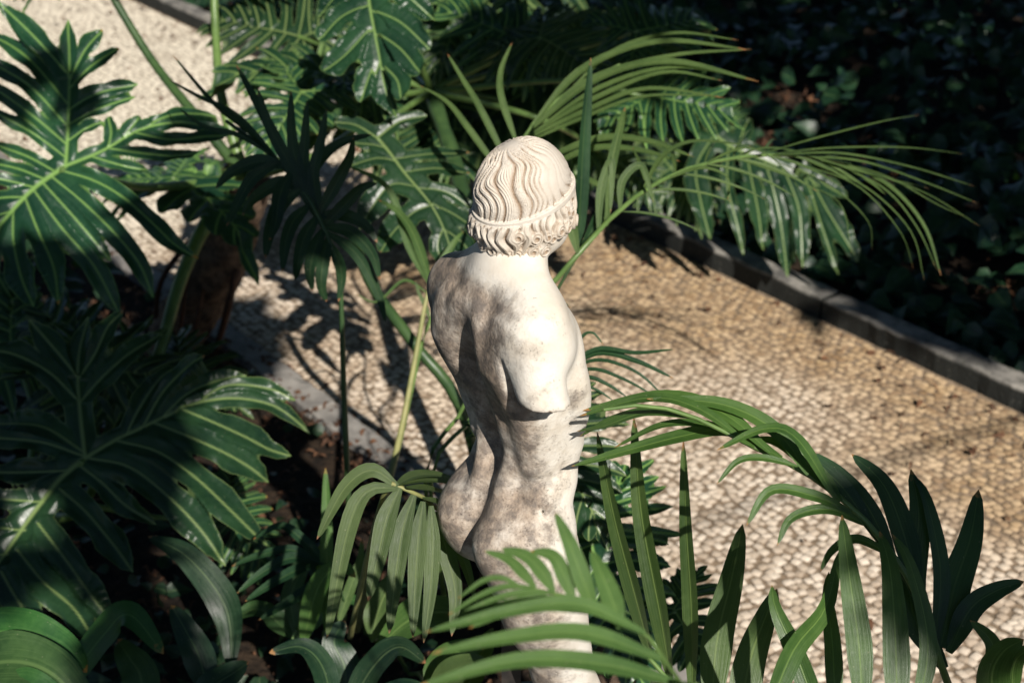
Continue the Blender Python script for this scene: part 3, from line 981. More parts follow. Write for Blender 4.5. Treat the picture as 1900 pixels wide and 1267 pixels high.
# ------------------------------------------------------------------ light, world, camera
def build_light():
    w = bpy.data.worlds.new('World')
    scene.world = w
    w.use_nodes = True
    nt = w.node_tree
    bg = nt.nodes['Background']
    sky = nt.nodes.new('ShaderNodeTexSky')
    sky.sky_type = 'NISHITA'
    sky.sun_disc = False
    sky.sun_elevation = R(SUN_EL)
    sky.ozone_density = 5.0
    sky.dust_density = 0.4
    sky.sun_rotation = math.atan2(SUN_AZ[0], SUN_AZ[1])
    nt.links.new(sky.outputs[0], bg.inputs[0])
    bg.inputs[1].default_value = SKY
    L = bpy.data.lights.new('sun', 'SUN')
    L.energy = SUN_E
    L.angle = R(0.5)
    L.color = (1.0, 0.94, 0.85)
    o = bpy.data.objects.new('sun', L)
    COL.objects.link(o)
    o.rotation_euler = Vector(SUN).to_track_quat('Z', 'Y').to_euler()
    o.location = [float(v) * 30 for v in SUN]
    cam = bpy.data.cameras.new('camera')
    cam.lens = LENS
    cam.sensor_width = 36
    cam.clip_start = 0.05
    cam.clip_end = 400
    cam.dof.use_dof = True
    cam.dof.focus_distance = 2.52
    cam.dof.aperture_fstop = 4.0
    co = bpy.data.objects.new('camera', cam)
    COL.objects.link(co)
    co.location = (0, 0, CAM_H)
    co.rotation_euler = (R(90 - PITCH), 0, 0)
    scene.camera = co
    scene.view_settings.view_transform = 'Standard'
    scene.view_settings.look = 'None'
    scene.view_settings.exposure = EXPO
    scene.view_settings.gamma = 1.0
    scene.cycles.max_bounces = 6
    scene.cycles.transparent_max_bounces = 4
    scene.cycles.use_denoising = True


SKY, SUN_E, EXPO = 0.05, 5.0, 0.38

# ------------------------------------------------------------------ split-leaf philodendron
def philo_outline(L, seed, nl=7, ll=0.66, basal=0.60, web=1.0, ba=132, side=(1, 1)):
    """veins of one leaf lying flat: petiole joint at the origin, tip towards +y.
    Each vein: points, half width of the blade round it, half width of the vein itself"""
    r = np.random.default_rng(seed)
    out = []

    def lobe(p0, ang, ln, wid, neck, curl, sgn, n=13, vw=0.0036):
        t = np.linspace(0, 1, n)
        a = ang + curl * t
        st = np.stack([np.sin(a), np.cos(a)], 1) * ln / (n - 1)
        P = p0 + np.concatenate([[[0, 0]], np.cumsum(st[:-1], 0)])
        ph = r.uniform(0, 6)
        bulge = np.interp(t, [0, .12, .36, .64, .88, 1], [neck / wid, neck / wid * 0.97, .84, 1.0, .60, .04])
        bulge = bulge * (1 + 0.10 * np.sin(t * 11 + ph) * np.clip(t * 2.5, 0, 1) + 0.03 * np.sin(t * 23 + ph * 2))
        out.append((P, wid * np.maximum(bulge, 0.03), vw * L * np.linspace(1, .25, n), r.normal(0, 1)))

    def lobes_along(P, lens, angs, widths, neck, curl, sgn):
        for i in range(len(lens)):
            lobe(P[i], angs[i] + r.normal(0, .05), lens[i] * r.uniform(.9, 1.1), widths[i], neck[i], curl * r.uniform(.6, 1.2), sgn)

    # main rib
    t = np.linspace(0, 1, 24)
    bend = r.normal(0, 0.03) * L
    mainP = np.stack([bend * np.sin(t * PI), t * L], 1)
    wmain = np.interp(t, [0, .1, .5, .8, .93, 1], [.075, .078, .065, .058, .045, .004]) * L * web
    out.append((mainP, wmain, 0.011 * L * np.linspace(1, .25, 24), 0.0))
    for s in (-1, 1):
        if not side[0 if s < 0 else 1]:
            continue
        tt = 0.015 + 0.84 * (np.arange(nl) / nl) ** 0.94 + (0.02 if s > 0 else 0)
        P = np.stack([np.interp(tt, t, mainP[:, 0]), tt * L], 1)
        f = np.arange(nl) / (nl - 1)
        ln = L * ll * (1 - 0.62 * f ** 1.25)
        ang = s * (np.radians(84) - np.radians(42) * f)
        sp = L * 0.84 / nl
        lobes_along(P, ln, ang, np.full(nl, sp * 0.535) * (1 - 0.22 * f), np.full(nl, sp * 0.56), -s * 0.32, s)
        # lower rib swinging back past the joint
        b = basal * L
        n = 16
        a = s * np.radians(ba) + s * np.linspace(-0.10, 0.16, n)
        st = np.stack([np.sin(a), np.cos(a)], 1) * b / (n - 1)
        Q = np.concatenate([[[0, 0]], np.cumsum(st[:-1], 0)])
        tq = np.linspace(0, 1, n)
        out.append((Q, np.interp(tq, [0, .25, .7, .9, 1], [.03, .062, .062, .058, .005]) * L * web, 0.0075 * L * np.linspace(1, .3, n), r.normal(0, .5)))
        for o, k, lscale in ((1, 4, .44), (-1, 5, .56)):
            tk = (0.20 if o > 0 else 0.16) + 0.70 * np.arange(k) / k
            Pk = np.stack([np.interp(tk, tq, Q[:, 0]), np.interp(tk, tq, Q[:, 1])], 1)
            fk = np.arange(k) / max(1, k - 1)
            base = np.interp(tk, tq, a)
            angk = base + s * o * (np.radians(64) - np.radians(26) * fk)
            spk = 0.7 * b / k
            lobes_along(Pk, L * lscale * (1 - 0.5 * fk) * (0.9 if o > 0 else 1.0), angk, np.full(k, spk * 0.475), np.full(k, spk * 0.52), -s * o * 0.28, s)
    return out


def seg_dist(X, P, w):
    """least (distance - half width), plain distance there, position along, for points X to polyline P"""
    best = np.full(len(X), 9.0); bd = np.full(len(X), 9.0); bt = np.zeros(len(X))
    n = len(P)
    for i in range(n - 1):
        ab = P[i + 1] - P[i]
        t = np.clip(((X - P[i]) @ ab) / (ab @ ab + 1e-12), 0, 1)
        d = np.linalg.norm(X - P[i] - t[:, None] * ab, axis=1)
        f = d - (w[i] + (w[i + 1] - w[i]) * t)
        m = f < best
        best[m] = f[m]; bt[m] = (i + t[m]) / (n - 1)
        bd = np.minimum(bd, d)
    return best, bd, bt


def philo_blade(L, seed, res=105, droop=0.35, cup=0.25, lobe_droop=0.5, wavy=1.0, **kw):
    veins = kw.pop('veins', None) or philo_outline(L, seed, **kw)
    r = np.random.default_rng(seed + 999)
    allp = np.concatenate([v[0] for v in veins])
    m = 0.07 * L
    lo, hi = allp.min(0) - m, allp.max(0) + m
    h = L / res
    nx, ny = np.ceil((hi - lo) / h).astype(int) + 1
    gx, gy = np.meshgrid(lo[0] + h * np.arange(nx), lo[1] + h * np.arange(ny), indexing='ij')
    X = np.stack([gx.ravel(), gy.ravel()], 1)
    F = np.full(len(X), 9.0); VD = np.full(len(X), 9.0); rel = np.full(len(X), 9.0)
    S = np.zeros(len(X)); ZL = np.zeros(len(X)); LN = np.zeros(len(X))
    for P, w, vw, rn in veins:
        ln = np.linalg.norm(np.diff(P, axis=0), axis=1).sum()
        lo_, hi_ = P.min(0) - 0.16 * L, P.max(0) + 0.16 * L
        idx = np.where(((X > lo_) & (X < hi_)).all(1))[0]
        f, d, t = seg_dist(X[idx], P, w)
        k = 0.010 * L
        a, b = F[idx], f
        hh = np.clip(0.5 + 0.5 * (b - a) / k, 0, 1)
        better = f < a
        F[idx] = b + (a - b) * hh - k * hh * (1 - hh)
        bi = idx[better]
        S[bi] = t[better]; LN[bi] = ln; ZL[bi] = rn
        vwid = np.interp(t, np.linspace(0, 1, len(vw)), vw)
        rel[idx] = np.minimum(rel[idx], d / np.maximum(vwid, 0.72 * h))
        VD[idx] = np.minimum(VD[idx], d)
    Fg = F.reshape(nx, ny)
    ins = Fg < 0
    cell = (ins[:-1, :-1].astype(int) + ins[1:, :-1] + ins[1:, 1:] + ins[:-1, 1:]) >= 1
    ci, cj = np.where(cell)
    quad = np.stack([ci * ny + cj, (ci + 1) * ny + cj, (ci + 1) * ny + cj + 1, ci * ny + cj + 1], 1)
    # pull the outer corners back on to the outline
    g0, g1 = np.gradient(Fg, h)
    G = np.stack([g0.ravel(), g1.ravel()], 1)
    out = F > 0
    mv = np.clip(F / (np.linalg.norm(G, axis=1) ** 2 + 0.05), 0, 1.3 * h)
    X2 = X.copy(); X2[out] -= (G * mv[:, None])[out]
    used = np.unique(quad)
    remap = np.full(len(X), -1); remap[used] = np.arange(len(used))
    quad = remap[quad]
    X2, F, VD, rel, S, ZL, LN = X2[used], F[used], VD[used], rel[used], S[used], ZL[used], LN[used]
    x, y = X2[:, 0], X2[:, 1]
    edge = np.clip(1 + F / (0.03 * L), 0, 1)
    z = 0.013 * L * (1 - np.exp(-(VD / (0.028 * L)) ** 2))                     # quilted between sunken veins
    z += cup * 0.5 * (np.sqrt(x * x + (0.12 * L) ** 2) - 0.12 * L) - droop * (np.abs(y) ** 2.0) / L * 0.5 - 0.35 * droop * x * x / L
    z += LN * S ** 2 * (-lobe_droop * 0.35 + 0.16 * ZL)
    ph = r.uniform(0, 6, 4)
    z += wavy * edge * 0.013 * L * (np.sin(x / L * 19 + ph[0]) * np.sin(y / L * 17 + ph[1]) + 0.5 * np.sin((x + y) / L * 31 + ph[2]))
    vein = np.clip(1.2 - rel * 0.85, 0, 1)
    tipv = np.where((ZL > 0.9) & (LN < 0.9 * L), S, 0.0)
    rim = np.clip(1 + F / (0.0045 * L), 0, 1)
    return np.stack([x, y, z], 1), quad, vein, np.stack([tipv, rim], 1)


def frame(J, tip, face):
    ey = nrm(np.asarray(tip) - J)
    n = np.asarray(face, float)
    n = nrm(n - ey * (n @ ey))
    return np.stack([np.cross(ey, n), ey, n], 1)


def add_philo_leaf(plant, base, J, tip, face, seed, petiole=None, pr=0.012, mat='philo', pmat='petiole', length=None, label=None, **kw):
    L = length or float(np.linalg.norm(np.asarray(tip) - J))
    V, Q, a, uv = philo_blade(L, seed, **kw)
    W = V @ frame(J, tip, face).T + J
    mb = MB(); mb.add(W, Q, a, uv)
    leaf = mb.build('leaf', M[mat], plant, base)
    if label: leaf['label'] = label
    if petiole is not None:
        mb = MB()
        tube(mb, list(petiole) + [J + (np.asarray(petiole[-1]) - J) * 0.12, J + frame(J, tip, face)[:, 1] * 0.03 * L], [pr * 1.35, pr, pr * 0.8], 26, 9)
        mb.build('petiole', M[pmat], leaf, base)
    return leaf


def shaped_leaf(plant, base, J, d, face, ribs, lobes, seed, petiole=None, pr=0.012, pmat='petiole', mat='philo', wide=1.10, res=150, lobe_droop=0.12, cup=0.05, wavy=1.2, label=None, size=None):
    """a leaf whose veins were measured one by one: ribs and lobes = (points, half width), laid on the leaf's own tilted plane"""
    r = np.random.default_rng(seed)
    n = nrm(np.asarray(face, float))
    o = pt(*J, d)
    m = d / FPX

    def on_plane(p):
        ray = FWD + RGT * ((p[0] - 950) / FPX) + UPV * ((633.5 - p[1]) / FPX)
        return CAM + ray * (((o - CAM) @ n) / (ray @ n))
    main = np.array([on_plane(p) for p in ribs[0][0]])
    ey = nrm(main[-1] - main[0]); ey = nrm(ey - n * (ey @ n))
    ex = np.cross(ey, n)
    L = size or float(np.linalg.norm(np.diff(main, axis=0), axis=1).sum())
    veins = []

    def flat(P, k):
        Q = smooth_line(np.array([on_plane(p) for p in P]), k) - o
        return np.stack([Q @ ex, Q @ ey], 1)
    for i, (P, h) in enumerate(ribs):
        t = np.linspace(0, 1, 22)
        w = np.interp(t, [0, .12, .6, .85, 1], [.9, 1, .95, .75, .06]) * 1.25 * h * m
        veins.append((flat(P, 22), w, (0.013 if i == 0 else 0.009) * L * np.linspace(1, .3, 22), 0.0))
    for P, h in lobes:
        t = np.linspace(0, 1, 18)
        ph = r.uniform(0, 6)
        w = np.interp(t, [0, .14, .38, .66, .88, 1], [1.12, 1.0, .98, 1.04, .62, .05])
        w = wide * w * (1 + 0.10 * np.sin(t * 12 + ph) * np.clip(t * 2.5, 0, 1) + 0.04 * np.sin(t * 25 + ph * 2)) * h * m
        veins.append((flat(P, 18), np.maximum(w, 0.03 * h * m), 0.0042 * L * np.linspace(1, .25, 18), r.normal(0, 1)))
    V, Q, a, uv = philo_blade(L, seed, res=res, droop=0.0, cup=cup, lobe_droop=lobe_droop, wavy=wavy, veins=veins)
    W = V @ np.stack([ex, ey, n], 1).T + o
    mb = MB(); mb.add(W, Q, a, uv)
    leaf = mb.build('leaf', M[mat], plant, base)
    if label: leaf['label'] = label
    if petiole is not None:
        mb = MB(); tube(mb, list(petiole) + [o - n * 0.01, o + ey * 0.03 * L - n * 0.004], [pr * 1.35, pr, pr * 0.8], 26, 9)
        mb.build('petiole', M[pmat], leaf, base)
    return leaf


def scaly_trunk(mb, P, r, n=70, sides=26):
    P = smooth_line(P, n)
    T = tangents(P)
    S = nrm(np.cross(T, [0.2, 0.9, 0.1])); B = np.cross(S, T)
    t = np.linspace(0, 1, n)
    th = np.linspace(0, 2 * PI, sides, endpoint=False)
    rr = np.interp(t, np.linspace(0, 1, len(r)), r)[:, None] * (1 + 0.10 * 1.7 * np.abs(np.sin(t[:, None] * 22 + 0.9 * np.sin(th * 2)[None])) ** 0.6 + 0.07 * np.sin(th * 5 + t[:, None] * 40))
    V = P[:, None] + (S[:, None] * np.cos(th)[None, :, None] + B[:, None] * np.sin(th)[None, :, None]) * rr[..., None]
    mb.add(V.reshape(-1, 3), grid_faces(n, sides, True))
    mb.add(np.vstack([V[-1], P[-1:]]), np.stack([np.arange(sides), (np.arange(sides) + 1) % sides, np.full(sides, sides)], 1))


def plant_root(name, loc, label, cat, group=None):
    o = empty(name, loc)
    tag(o, label, cat, group)
    return o, np.asarray(loc, float)


def build_philodendrons():
    U = np.array([0, 0, 1.0])
    # --- the big one on the left with the scaly trunk
    base = ground_pt(285, 660, 0.0); base[2] = 0
    root, b = plant_root('philodendron', base, 'big philodendron with a brown scaly trunk and huge lobed leaves at the path edge', 'plant')
    top = pt(455, 330, 5.3)
    mb = MB(); scaly_trunk(mb, [base + [0, 0, -.05], pt(350, 585, 5.75), pt(408, 470, 5.5), top], [0.075, 0.100, 0.10, 0.085])
    mb.build('trunk', M['bark'], root, b)
    for ps, rr in (([pt(375, 420, 5.4), pt(300, 520, 5.6), ground_pt(288, 620)], .012), ([pt(440, 500, 5.45), pt(418, 590, 5.5), ground_pt(398, 655)], .016),
                   ([pt(352, 470, 5.5), pt(338, 580, 5.5), ground_pt(325, 690)], .010), ([pt(380, 520, 5.5), pt(362, 610, 5.45), ground_pt(352, 690)], .009)):
        mb = MB(); tube(mb, ps, [rr, rr * .9, rr * .7], 16, 7)
        mb.build('aerial_root', M['root'], root, b)
    A = lambda *a, **k: add_philo_leaf(root, b, *a, **k)
    shaped_leaf(root, b, (122, 308), 4.3, TOCAM * .9 + U * .25, [
        ([(122, 308), (60, 352), (0, 415), (-80, 505), (-150, 600)], 25), ([(122, 308), (126, 240), (128, 150), (127, 90), (122, 32)], 17),
        ([(122, 308), (190, 280), (260, 240), (330, 226), (400, 236), (445, 252)], 12)], [
        ([(128, 150), (160, 98), (197, 65)], 14), ([(127, 165), (172, 126), (228, 100)], 13), ([(126, 205), (180, 172), (251, 149)], 15), ([(126, 232), (185, 198), (243, 169)], 11), ([(125, 262), (160, 240), (192, 228)], 11),
        ([(128, 140), (62, 68), (2, 12)], 18), ([(127, 195), (60, 115), (0, 65), (-45, 40)], 15), ([(126, 235), (60, 165), (0, 130), (-45, 110)], 15), ([(124, 268), (60, 215), (0, 175), (-45, 155)], 13), ([(122, 292), (60, 248), (-20, 208)], 11),
        ([(200, 276), (206, 246), (200, 217)], 12), ([(228, 258), (246, 234), (258, 220)], 12), ([(265, 240), (300, 220), (350, 214), (405, 222)], 9),
        ([(250, 246), (320, 262), (390, 262), (440, 268)], 12), ([(205, 276), (270, 286), (335, 292), (372, 284)], 11), ([(168, 290), (225, 306), (272, 312)], 11),
        ([(112, 316), (175, 336), (232, 370), (290, 422), (335, 466), (378, 492)], 17), ([(96, 328), (150, 372), (212, 432), (258, 490), (280, 548)], 19), ([(80, 340), (122, 386), (162, 432), (198, 476)], 18),
        ([(62, 352), (112, 420), (172, 492), (214, 580)], 20), ([(46, 366), (72, 430), (104, 500), (118, 572)], 21), ([(24, 388), (26, 452), (44, 520), (70, 574)], 23), ([(4, 410), (-22, 470), (-20, 545)], 22),
        ([(105, 320), (50, 290), (-15, 266)], 11), ([(86, 334), (30, 312), (-30, 298)], 11), ([(66, 348), (10, 336), (-45, 334)], 11), ([(45, 366), (0, 366), (-55, 372)], 11), ([(20, 392), (-55, 412)], 11)],
        21, [top, pt(330, 345, 5.0), pt(235, 345, 4.7)], 0.016, res=170, size=.62)
    A(pt(318, 330, 5.1), pt(470, 425, 4.75), U + TOCAM * .3 + RGT * .2, 22, [top, pt(395, 345, 5.25)], 0.010, droop=.4, nl=5, ll=.4, basal=.35)
    A(pt(640, 140, 5.2), pt(390, 95, 5.0), U * .9 + TOCAM * .35, 25, [top, pt(530, 260, 5.3), pt(660, 220, 5.3)], 0.012, droop=.5, ll=.5)
    A(pt(700, 215, 5.7), pt(420, 190, 5.6), U * .95 + TOCAM * .25, 26, [top, pt(560, 300, 5.1)], 0.012, droop=.4, ll=.5)
    # tall stalks whose leaves rise out of the picture
    for a, m, e, s in ((pt(375, 230, 5.2), pt(280, 110, 5.3), pt(170, -70, 5.3), 31), (pt(412, 185, 5.3), pt(400, 60, 5.4), pt(395, -90, 5.4), 32)):
        add_philo_leaf(root, b, e, e + np.array([-.35 if s == 31 else .3, .15, -.05]), U + TOCAM * .2, s, [top, a, m], 0.017, pmat='petiole_dark' if s == 31 else 'petiole', length=.4, res=60)
    # thick green stalks leaning from the trunk's foot
    e = pt(268, 725, 4.85)
    add_philo_leaf(root, b, pt(268, 725, 4.85), pt(60, 640, 4.5), U * .7 + TOCAM * .6, 33, [pt(440, 350, 5.35), pt(385, 410, 5.25), pt(335, 520, 5.1), pt(300, 640, 4.95)], 0.024, lobe_droop=.6, basal=.5)

    # --- low one in the near bed
    base = ground_pt(60, 1120, 0); base[2] = 0
    root, b = plant_root('philodendron', base, 'low philodendron with one wide glossy dark leaf and pale green ribs, lower left', 'plant')
    mb = MB(); scaly_trunk(mb, [base + [0, 0, -.05], base + [0, 0, .2], base + [.05, .02, .42]], [.06, .065, .05], 30, 18)
    mb.build('trunk', M['bark'], root, b)
    t0 = base + [.05, .02, .42]
    A = lambda *a, **k: add_philo_leaf(root, b, *a, **k)
    shaped_leaf(root, b, (158, 850), 4.0, TOCAM * .85 + U * .5, [
        ([(158, 850), (110, 890), (60, 952), (0, 1032), (-80, 1135)], 30), ([(158, 850), (150, 780), (143, 700), (146, 640), (160, 585)], 22),
        ([(158, 850), (215, 816), (300, 776), (355, 748), (430, 735), (500, 745), (542, 770), (572, 797)], 17)], [
        ([(142, 740), (90, 690), (20, 656), (-45, 650)], 19), ([(145, 700), (108, 655), (58, 598)], 17), ([(144, 705), (176, 660), (202, 612), (232, 584)], 15), ([(150, 745), (195, 692), (242, 642), (292, 602)], 17),
        ([(154, 838), (80, 790), (0, 775), (-50, 772)], 19), ([(156, 846), (80, 822), (0, 818), (-50, 820)], 15),
        ([(235, 806), (256, 760), (290, 702), (322, 668)], 15), ([(265, 792), (302, 732), (352, 690), (388, 674)], 15), ([(300, 776), (346, 730), (402, 700), (452, 685)], 15), ([(365, 745), (425, 714), (500, 718), (545, 735)], 12),
        ([(340, 760), (400, 786), (460, 815), (505, 840), (542, 851)], 19), ([(285, 784), (350, 810), (420, 842), (470, 872), (499, 897)], 21), ([(218, 818), (292, 838), (362, 886), (432, 952), (480, 1000), (502, 1019)], 20),
        ([(166, 850), (240, 866), (312, 920), (372, 982), (412, 1042)], 23), ([(146, 862), (190, 896), (232, 936), (285, 968)], 15), ([(110, 906), (160, 950), (212, 1012), (248, 1062)], 19),
        ([(70, 970), (120, 1036), (166, 1102), (204, 1152)], 21), ([(32, 1020), (82, 1080), (142, 1132), (184, 1192)], 22), ([(2, 1060), (32, 1112), (72, 1168)], 21), ([(-40, 1090), (-30, 1150), (-20, 1205)], 20),
        ([(130, 872), (55, 878), (-15, 884)], 17), ([(80, 930), (0, 928), (-50, 930)], 15), ([(45, 982), (-15, 978)], 14), ([(10, 1025), (-50, 1030)], 14)],
        41, [t0, pt(120, 960, 4.25), pt(175, 900, 4.15)], .015, res=170, size=.66, lobe_droop=.2, wide=1.34)
    A(pt(165, 690, 4.7), pt(60, 545, 4.85), TOCAM * .7 + U * .6, 42, [t0, pt(170, 800, 4.6)], .010, length=.42, basal=.8, lobe_droop=.4, mat='philo', nl=6)
    A(pt(20, 640, 4.9), pt(-120, 760, 4.8), TOCAM * .7 + U * .6, 44, [t0, pt(60, 760, 4.7)], .010, length=.40, basal=.8, lobe_droop=.4, nl=6)
    A(pt(330, 690, 4.9), pt(430, 730, 4.8), TOCAM * .5 + U * .8, 45, [t0, pt(250, 780, 4.7)], .009, length=.30, basal=.8, lobe_droop=.5, nl=6)
    A(pt(420, 940, 4.5), pt(530, 1090, 4.5), TOCAM * .3 + U * .8 + RGT * .3, 43, [t0, pt(300, 960, 4.4)], .009, length=.26, lobe_droop=.6)

    # --- behind the head, heaped on the far side of the path
    base = np.array([-0.05, 3.85, 0.0])
    root, b = plant_root('philodendron', [base[0], base[1], 0], 'wide heap of glossy split leaves arching over the path behind the head', 'plant')
    hub = pt(800, 170, 5.4)
    mb = MB(); scaly_trunk(mb, [b + [0, 0, -.05], pt(925, 760, 4.55), pt(890, 520, 4.7), pt(850, 330, 5.1), hub], [.034, .030, .028, .026], 60, 14)
    mb.build('trunk', M['petiole_dark'], root, b)
    A = lambda J, tip, face, s, via=(), pr=.010, **k: add_philo_leaf(root, b, J, tip, face, s, [hub] + list(via), pr, **k)
    shaped_leaf(root, b, (700, 256), 4.6, TOCAM * .85 + U * .4, [
        ([(700, 256), (722, 282), (752, 322), (802, 382), (830, 440), (842, 492)], 22), ([(700, 256), (660, 232), (622, 226)], 13), ([(700, 256), (742, 226), (792, 214)], 13)], [
        ([(772, 346), (726, 342), (690, 380), (666, 417)], 22), ([(802, 380), (766, 396), (730, 436), (708, 477)], 23), ([(738, 300), (700, 292), (648, 300)], 15), ([(752, 318), (812, 316), (872, 336)], 13),
        ([(776, 348), (832, 356), (884, 386)], 13), ([(802, 378), (842, 398), (880, 424)], 14), ([(732, 294), (800, 290), (872, 302)], 10), ([(822, 420), (812, 455), (820, 485)], 14), ([(826, 425), (862, 455), (872, 478)], 16),
        ([(715, 274), (690, 268), (655, 262)], 10)],
        51, [hub, pt(720, 225, 5.0)], .010, res=150, size=.38)
    shaped_leaf(root, b, (680, -50), 4.6, TOCAM * .8 + U * .35 - RGT * .15, [
        ([(680, -50), (684, 0), (692, 50), (700, 100), (707, 150), (722, 190)], 30)], [
        ([(692, 48), (642, 98), (598, 126)], 26), ([(686, 8), (632, 30), (588, 66)], 22), ([(694, 58), (742, 90), (778, 132)], 25), ([(688, 18), (742, 40), (792, 82)], 24),
        ([(700, 105), (682, 148), (668, 186)], 20), ([(703, 115), (736, 148), (744, 184)], 20), ([(682, -30), (630, -20), (580, 10)], 22), ([(682, -30), (740, -20), (800, 20)], 22)],
        52, [hub, pt(740, 20, 4.9)], .010, res=130, size=.42, lobe_droop=.5, wavy=2.0)
    A(pt(1075, 120, 5.7), pt(690, 290, 5.5), U * .85 + TOCAM * .5, 53, [pt(930, 110, 5.6)], ll=.5, basal=.4, nl=8, lobe_droop=.5)
    A(pt(1020, 215, 5.7), pt(770, 325, 5.5), U * .8 + TOCAM * .5, 54, [pt(900, 180, 5.6)], ll=.45, basal=.4, lobe_droop=.5)
    A(pt(960, 75, 5.3), pt(850, 20, 5.3), U * .7 + TOCAM * .6, 55, length=.36)
    A(pt(1000, 70, 5.2), pt(1120, 130, 5.0), U * .7 + TOCAM * .6, 56, length=.34)
    A(pt(560, 70, 5.5), pt(430, 30, 5.5), U * .7 + TOCAM * .6, 57, [pt(680, 120, 5.3)], length=.42)
    A(pt(850, 40, 5.4), pt(780, -60, 5.5), U * .6 + TOCAM * .7, 58, length=.40)
    A(pt(560, 170, 5.0), pt(480, 260, 4.8), U * .6 + TOCAM * .7, 59, [pt(680, 180, 5.1)], length=.34)
    A(pt(830, 245, 5.6), pt(700, 180, 5.6), U * .8 + TOCAM * .5, 60, length=.40)
    A(pt(1180, 60, 5.4), pt(1290, 20, 5.5), U * .7 + TOCAM * .5, 63, length=.36)
    A(pt(1200, 180, 5.0), pt(1330, 190, 4.9), U * .7 + TOCAM * .5, 64, [pt(1050, 150, 5.0)], length=.34)
    A(pt(1130, 290, 5.7), pt(1250, 380, 5.6), U * .7 + TOCAM * .6, 65, [pt(1000, 220, 4.9)], length=.30)
    A(pt(760, 130, 5.7), pt(640, 60, 5.8), U * .8 + TOCAM * .4, 67, length=.38)
    A(pt(900, 140, 5.8), pt(990, -20, 5.9), U * .6 + TOCAM * .7, 68, length=.42)
    # thick stalk crossing down to the ground behind the statue
    mb = MB(); tube(mb, [pt(655, 440, 4.6), pt(690, 530, 4.5), pt(770, 640, 4.4), pt(860, 770, 4.45), b], [.017, .018, .019, .020], 24, 10)
    mb.build('stem', M['petiole_dark'], root, b)

    # --- right of the head: drooping pale-edged lobes over the kerb
    base = pt(1330, 300, 5.6); base[2] = 0
    base = np.array([0.90, 7.4, 0.0])
    root, b = plant_root('philodendron', base, 'philodendron leaf with long drooping fingers hanging over the far kerb', 'plant')
    hub = pt(1290, 215, 6.7)
    mb = MB(); tube(mb, [b + [0, 0, -.05], b * .5 + hub * .5 + [.1, .1, 0], hub], [.035, .03, .022], 24, 10)
    mb.build('stem', M['petiole_dark'], root, b)
    A = lambda J, tip, face, s, via=(), pr=.009, **k: add_philo_leaf(root, b, J, tip, face, s, [hub] + list(via), pr, **k)
    shaped_leaf(root, b, (1305, 236), 6.4, TOCAM * .75 + U * .45, [
        ([(1305, 236), (1360, 272), (1420, 292), (1470, 310), (1520, 345)], 20)], [
        ([(1325, 250), (1292, 310), (1302, 375), (1320, 436)], 19), ([(1352, 268), (1350, 340), (1368, 400), (1386, 455)], 10), ([(1385, 280), (1394, 330), (1408, 392), (1418, 458)], 15),
        ([(1415, 290), (1430, 330), (1452, 395), (1476, 478)], 16), ([(1445, 300), (1464, 335), (1486, 390), (1497, 478)], 16), ([(1490, 322), (1506, 360), (1532, 430), (1562, 498)], 8),
        ([(1505, 332), (1530, 380), (1562, 428), (1597, 476)], 20), ([(1480, 312), (1540, 340), (1580, 350)], 14), ([(1330, 252), (1320, 215), (1300, 190)], 20), ([(1370, 275), (1380, 240), (1390, 220)], 14)],
        71, [hub], .009, res=150, size=.62, lobe_droop=.5)
    A(pt(1230, 295, 6.5), pt(1315, 400, 6.35), TOCAM * .6 + U * .7, 72, length=.36, lobe_droop=1.0)
    A(pt(1330, 215, 6.6), pt(1270, 150, 6.6), TOCAM * .6 + U * .7, 73, length=.26)

    # --- low one behind the statue's right side
    base = ground_pt(1130, 1290, 0.0); base[2] = 0
    root, b = plant_root('philodendron', base, 'young philodendron with ruffled split leaves standing close behind the pale thigh', 'plant')
    hub = b + [0, 0, .25]
    mb = MB(); scaly_trunk(mb, [b + [0, 0, -.05], b + [0, 0, .1], hub], [.05, .05, .04], 16, 14)
    mb.build('trunk', M['bark'], root, b)
    A = lambda J, tip, face, s, via=(), pr=.008, **k: add_philo_leaf(root, b, J, tip, face, s, [hub] + list(via), pr, **k)
    A(pt(1015, 800, 3.3), pt(1135, 985, 3.15), TOCAM * .8 + U * .35 + RGT * .2, 81, [pt(1040, 1000, 3.4)], ll=.62, nl=6, lobe_droop=.4)
    A(pt(1095, 1000, 3.35), pt(1215, 1270, 3.2), TOCAM * .7 + U * .5, 82, [pt(1090, 1130, 3.5)], ll=.55, nl=6, lobe_droop=.5)
    A(pt(1250, 1130, 3.5), pt(1330, 1300, 3.35), TOCAM * .7 + U * .5, 83, [pt(1180, 1200, 3.6)], ll=.5, nl=6, length=.22)
    A(pt(1040, 1110, 3.4), pt(1000, 1290, 3.3), TOCAM * .7 + U * .5, 84, [pt(1080, 1200, 3.5)], ll=.5, nl=6, length=.24)


# ------------------------------------------------------------------ palms
def frond(plant, base, rachis, blades, mat='palm', rmat='petiole', rr=(0.006, 0.003), n=26, label=None):
    """one palm leaf: rachis = points, blades = list of (points, width, face, fold)"""
    mb = MB()
    for bl in blades:
        P, w, face = bl[:3]
        fold = bl[3] if len(bl) > 3 else 0.22
        ribbon(mb, P, w, face, fold, 18, base=bl[4] if len(bl) > 4 else 0.25)
    o = mb.build('frond', M[mat], plant, base)
    if label: o['label'] = label
    mb = MB(); tube(mb, rachis, list(rr), n, 8)
    mb.build('rachis', M[rmat], o, base)
    return o


